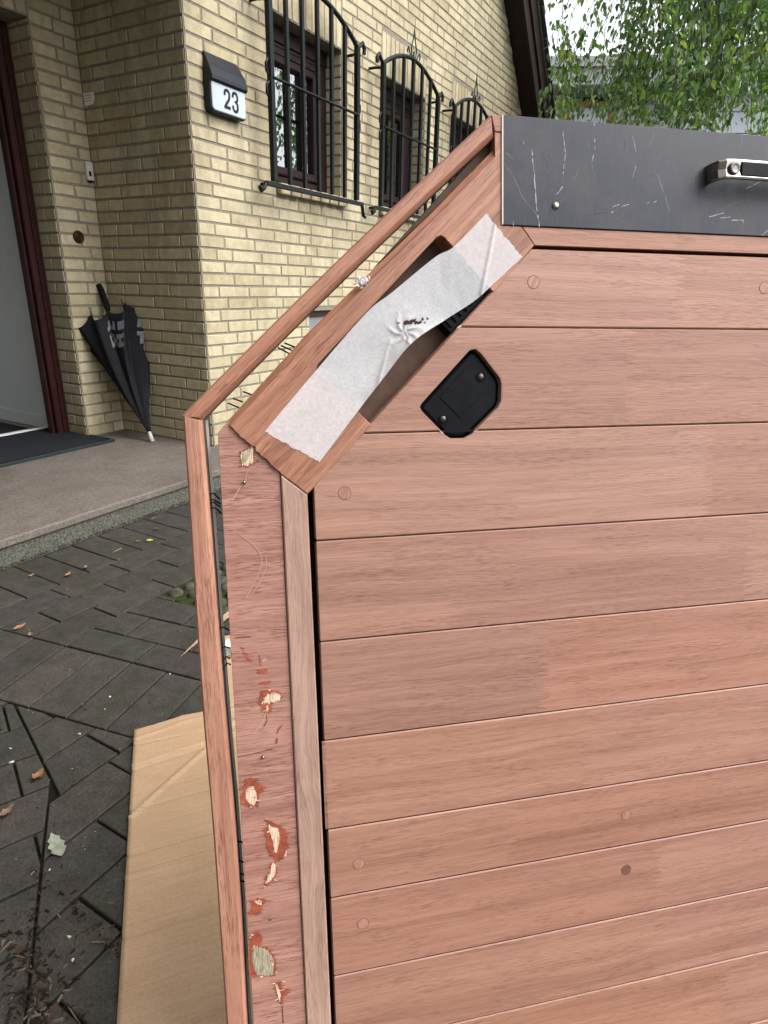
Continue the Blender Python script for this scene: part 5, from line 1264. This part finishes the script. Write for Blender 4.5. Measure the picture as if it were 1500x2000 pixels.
m_.build('ground_litter', [plain('dark_mulch', (0.028, 0.017, 0.011), .95), plain('brown_mulch', (0.09, 0.05, 0.03), .9), plain('grey_chip', (0.16, 0.13, 0.10), .9), plain('white_crumb', (0.75, 0.73, 0.68), .9), plain('pale_grit', (0.33, 0.30, 0.26), .9), plain('straw', (0.26, 0.18, 0.10), .9)], kind='stuff').matrix_world = HM

# ================================================================ BACKGROUND: neighbouring house and birch
NH = Matrix.Translation((2.2, 13.0, 0)) @ Matrix.Rotation(math.radians(-6), 4, 'Z')
nh = thing('neighbouring_house', 'pale grey house with wood framed window behind the hanging birch leaves', 'house', NH)
inv = NH.inverted()
def nhp(x, y, yy=0.0):
    d = inv.to_3x3() @ ray(x, y); o = inv @ CAM; k = (yy - o.y) / d.y; p = o + d * k; return p
M_render = plain('pale_grey_render', (0.75, 0.76, 0.77), 0.85, var=0.06); M_clad = plain('pale_cladding', (1.1, 1.16, 1.25), 0.5, var=0.05)
wl, wr_ = nhp(1106, 190), nhp(1192, 275); ev = nhp(1150, 150)
x0n, x1n = wl.x, wr_.x; zt_ = wl.z - .06; zb_ = wr_.z - 0.6
cl_x = nhp(1335, 200).x
m_ = MB()
m_.box((-2.5, 0, 0), (x0n, .3, ev.z - .02)); m_.box((x0n, 0.001, zt_), (x1n, .3, ev.z - .021)); m_.box((x0n, 0.001, 0), (x1n, .3, zb_)); m_.box((x1n, 0, 0), (cl_x, .301, ev.z - .022))
m_.build('wall', M_render, nh)
m_ = MB(); m_.box((-2.8, -0.55, ev.z), (cl_x + 6, .6, ev.z + .16), 0, .01); m_.box((-2.8, -0.5, ev.z - .25), (cl_x + 6, -0.02, ev.z - 0.002), 0, .01); m_.build('eave', plain('grey_eave', (0.6, 0.6, 0.59), .7), nh)
m_ = MB()
for k in range(22):
    z0_ = k * .33
    if z0_ > ev.z - .5: break
    m_.box((cl_x, -0.06, z0_ + .008), (cl_x + 2.0, 0.1, z0_ + .325), 0, .004); m_.box((cl_x + 2.012, -0.06, z0_ + .008), (cl_x + 6, 0.1, z0_ + .325), 0, .004)
m_.box((cl_x - .01, -0.03, 0), (cl_x + 6, .08, ev.z - .3), 1)
m_.build('cladding', [M_clad, M_dark], nh)
m_ = MB(); f_ = .09
m_.box((x0n, -.02, zb_), (x0n + f_, .1, zt_), 0, .01); m_.box((x1n - f_, -.02, zb_), (x1n, .1, zt_), 0, .01); m_.box((x0n + f_, -.019, zt_ - f_), (x1n - f_, .1, zt_), 0, .01); m_.box((x0n + f_, -.019, zb_), (x1n - f_, .1, zb_ + f_), 0, .01)
m_.box((x0n - .02, -.05, zt_ + .002), (x1n + .02, .0, zt_ + .05), 1, .01); m_.box((x0n - .16, -.04, zb_), (x0n - .03, -.002, zt_ + .1), 2, .005)
wn = m_.build('window', [plain('orange_wood_frame', (0.75, 0.30, 0.12), .5), M_board, M_clad], nh)
m_ = MB(); m_.box((x0n + f_, .03, zb_ + f_), (x1n - f_, .05, zt_ - f_)); m_.build('pane', plain('pale_blue_blind', (0.9, 1.0, 1.0), .25), wn)

# weeping birch: trunk and limbs to the right, curtains of hanging twigs
bi = thing('birch_tree', 'weeping birch with long hanging leafy twigs in front of the neighbouring house', 'tree', Matrix.Translation((4.9, 8.3, 0)))
BO = Vector((4.9, 8.3, 0)); m_ = MB()
m_.tube([(0, 0, -.1), (.03, 0, 1), (-.05, .05, 3), (.05, 0, 5.5), (0, .1, 8)], [.24, .19, .16, .11, .04], 12)
r2 = random.Random(21); limbs = []
for i in range(18):
    a_ = i * 2.4 + r2.uniform(-.3, .3); z = 3.9 + i * .2; L = r2.uniform(2.6, 4.3) * (1 - .25 * i / 26)
    d_ = Vector((math.cos(a_), math.sin(a_), 0)); pts = [Vector((0, 0, z)) + d_ * (L * f) + Vector((0, 0, .9 * math.sin(f * 2.2) + .25 * f)) for f in (0, .25, .5, .75, 1)]
    m_.tube(pts, [.06, .045, .03, .018, .006], 6); limbs.append(pts)
m_.build('trunk', M_bark, bi)
lf = MB(); tw = MB()
def strand(top, L, leafs, spread=1.0):
    p = Vector(top); dx, dy = r2.uniform(-.05, .05), r2.uniform(-.05, .05); pts = []; n = max(3, int(L / .12))
    for i in range(n + 1):
        pts.append(p.copy()); p = p + Vector((dx + r2.uniform(-.03, .03), dy + r2.uniform(-.03, .03), -L / n))
    tw.tube(pts, [.0035] * (len(pts) - 1) + [.001], 3, caps=False)
    for k in range(leafs):
        f = r2.random() ** .85; i = min(n - 1, int(f * n)); q = pts[i] + (pts[i + 1] - pts[i]) * (f * n - i)
        q = q + Vector((r2.gauss(0, .05), r2.gauss(0, .05), r2.gauss(0, .03))) * spread
        s = r2.uniform(.022, .048); yaw = r2.uniform(0, 6.28); tilt = r2.gauss(-1.0, .45)
        d1 = Vector((math.cos(yaw) * math.cos(tilt), math.sin(yaw) * math.cos(tilt), math.sin(tilt)))
        sd_ = d1.cross(Vector((r2.uniform(-1, 1), r2.uniform(-1, 1), r2.uniform(-.4, 1)))).normalized(); nn = d1.cross(sd_)
        b = q; c = s * .82
        lf.add([b, b + d1 * s * .55 + sd_ * c * .62 - nn * s * .14, b + d1 * s * 1.25 + sd_ * c * .40 - nn * s * .08, b + d1 * s * 2.0 - nn * s * .2, b + d1 * s * 1.25 - sd_ * c * .40 - nn * s * .08, b + d1 * s * .55 - sd_ * c * .62 - nn * s * .14, b + d1 * s * .9],
               [(0, 1, 2, 6), (6, 2, 3), (6, 3, 4), (0, 6, 4, 5)], 0)
# twigs hang from the limbs all round the crown
for pts in limbs:
    for k in range(6):
        f = r2.uniform(.3, 1) * 4; i = min(3, int(f)); q = pts[i] + (pts[i + 1] - pts[i]) * (f - i)
        L = r2.uniform(.8, 2.2); L = min(L, q.z - 3.3)
        pw_ = BO + q; pr_ = pw_ - CAM; xs = 750 + FPX * pr_.dot(RC[0]) / max(.1, pr_.dot(RC[2]))
        if L > .3 and xs > 1250 and not (pw_.y < 7.6 and r2.random() < .85): strand(q + Vector((r2.gauss(0, .12), r2.gauss(0, .12), 0)), L, int(30 * L))
# the low curtain that sweeps down towards the house
for k in range(185):
    px_ = r2.uniform(1250, 1512); dist = r2.uniform(6.8, 9.2); bot = r2.gauss(232, 26) if px_ < 1370 else r2.gauss(212, 40)
    d_ = ray(px_, bot); p = CAM + d_ * (dist / math.hypot(d_.x, d_.y)); L = r2.uniform(1.5, 2.6)
    strand(p - BO + Vector((0, 0, L)), L, int(34 * L))
for k in range(9):
    px_ = r2.uniform(1065, 1240); dist = r2.uniform(6.5, 8.6); bot = r2.uniform(60, 240) if px_ > 1140 else r2.uniform(150, 255)
    d_ = ray(px_, bot); p = CAM + d_ * (dist / math.hypot(d_.x, d_.y)); L = r2.uniform(.6, 2.0)
    strand(p - BO + Vector((0, 0, L)), L, int(22 * L))
for k in range(20):
    px_ = r2.choice([r2.uniform(1072, 1112), r2.uniform(1200, 1250)]); dist = r2.uniform(6.5, 8.6); bot = r2.uniform(190, 262)
    d_ = ray(px_, bot); p = CAM + d_ * (dist / math.hypot(d_.x, d_.y)); L = r2.uniform(.35, .7)
    strand(p - BO + Vector((0, 0, L)), L, int(50 * L), .7)
tw.build('twigs', M_twig, bi, kind='stuff'); lf.build('crown', M_leaf, bi)
